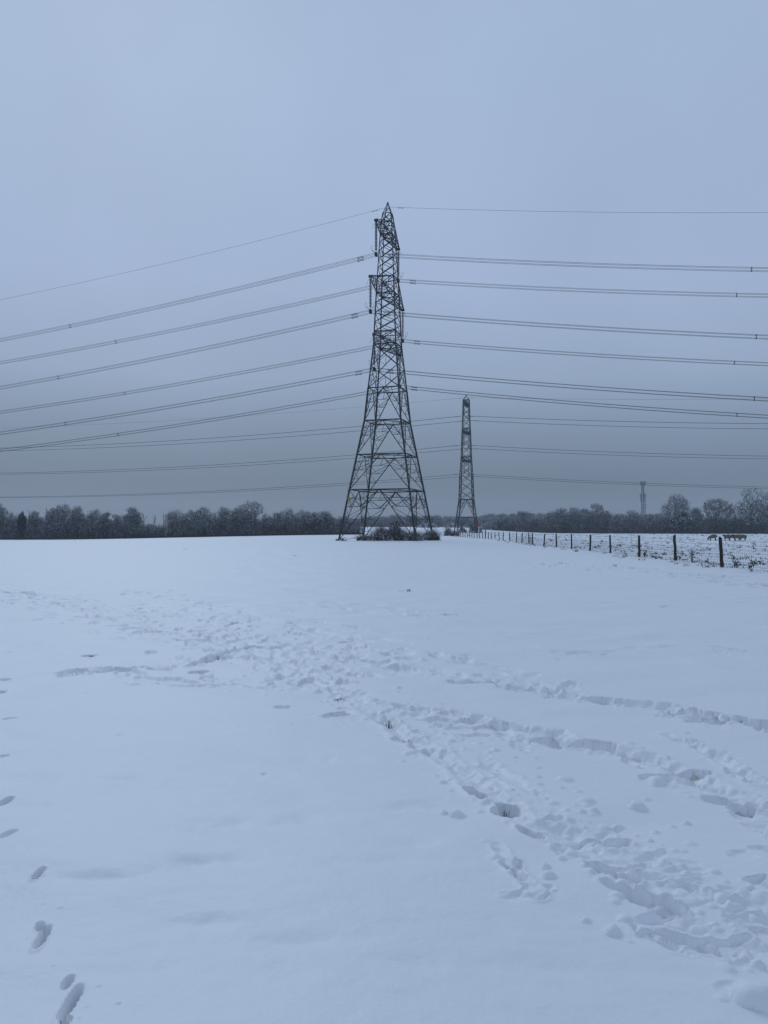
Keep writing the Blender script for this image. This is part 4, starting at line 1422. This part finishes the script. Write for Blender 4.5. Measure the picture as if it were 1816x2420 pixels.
SH = {p: sheep_mesh('sheep', p) for p in ('stand', 'graze')}
for px, D, pose, rz, s, lab in (
        (1685, 108.0, 'graze', 172, 1.12, 'woolly sheep grazing apart from the others with its head down'),
        (1719, 109.0, 'stand', 178, 1.02, 'sheep partly hidden behind the top of the nearest fence post'),
        (1730, 112.0, 'stand', 150, 1.0, 'sheep in the middle of the group, half hidden behind its neighbours'),
        (1742, 107.5, 'stand', 182, 1.06, 'dark faced sheep standing broadside at the front of the group'),
        (1756, 109.0, 'stand', 128, 1.05, 'rightmost sheep of the group, turned with its rump to the camera')):
    p = at(px, 1270, D)
    o = link_mesh('sheep', SH[pose])
    o.location = (p.x, p.y, tz(p.x, p.y) + .0)
    o.rotation_euler = (0, 0, R(rz)); o.scale = (s, s, s)
    tag(o, lab, 'sheep', 'sheep in the snowy pasture')

# ------------------------------------------------------------------ telecom mast
def telecom():
    D = 520
    top = at(1520, 1137, D)
    g = tz(top.x, D)
    o = empty('telecom_mast', (top.x, D, g), .4)
    tag(o, 'pale hazy telecom mast with antenna panels rising behind the right treeline', 'mast')
    H = top.z - g
    b = MB()
    tri = [Vector((math.cos(a), math.sin(a), 0)) for a in (0.2, 2.3, 4.4)]
    for k in range(3):
        b.tube([tri[k] * 1.15, tri[k] * .9 + UP * H * .97], .24, 5)
    z, i = 0, 0
    while z < H * .96:
        for k in range(3):
            s0, s1 = 1.15 - .35 * z / H, 1.15 - .35 * (z + .95) / H
            b.tube([tri[k] * s0 + UP * z, tri[(k + 1) % 3] * s1 + UP * (z + .95)], .15, 3)
        z += .95
    b.build('lattice', MAST, o)
    for zf, n, rad in ((.955, 6, 1.45), (.70, 6, 1.8), (.62, 3, 1.5)):
        for k in range(n):
            a = 2 * math.pi * k / n + .3
            m = MB()
            c = Vector((math.cos(a) * rad, math.sin(a) * rad, H * zf))
            m.box(c, (.22, .30, 1.4), 0, Matrix.Rotation(a, 3, 'Z'))
            m.tube([c - UP * 1.5 - c.normalized() * .0, c + UP * 1.5], .06, 5)
            m.tube([Vector((math.cos(a) * .7, math.sin(a) * .7, H * zf)), c], .06, 4)
            m.build('antenna_panel', MAST, o)
    for zf in (.53, .46, .30):
        m = MB()
        c = Vector((1.4, -.5, H * zf))
        m.tube([c, c + Vector((.35, -.15, 0))], [.55, .6], 12)
        m.tube([Vector((.8, -.3, H * zf)), c], .06, 4)
        m.build('dish', MAST, o)
    m = MB(); m.tube([(1.5, -.7, 0), (1.4, -.6, H * .66)], .14, 6); m.build('cable_ladder', MAST, o)
telecom()

# ------------------------------------------------------------------ haze
def haze():
    b = MB()
    b.box((0, 720, 24), (1540, 790, 29))
    m = bpy.data.materials.new('haze')
    m.use_nodes = True
    n, l = m.node_tree.nodes, m.node_tree.links
    n.remove(n['Principled BSDF'])
    v = n.new('ShaderNodeVolumePrincipled')
    v.inputs['Color'].default_value = (.80, .86, .92, 1)
    v.inputs['Density'].default_value = .00032
    l.new(v.outputs[0], n['Material Output'].inputs['Volume'])
    return tag(b.build('haze', m), kind='stuff')
haze()
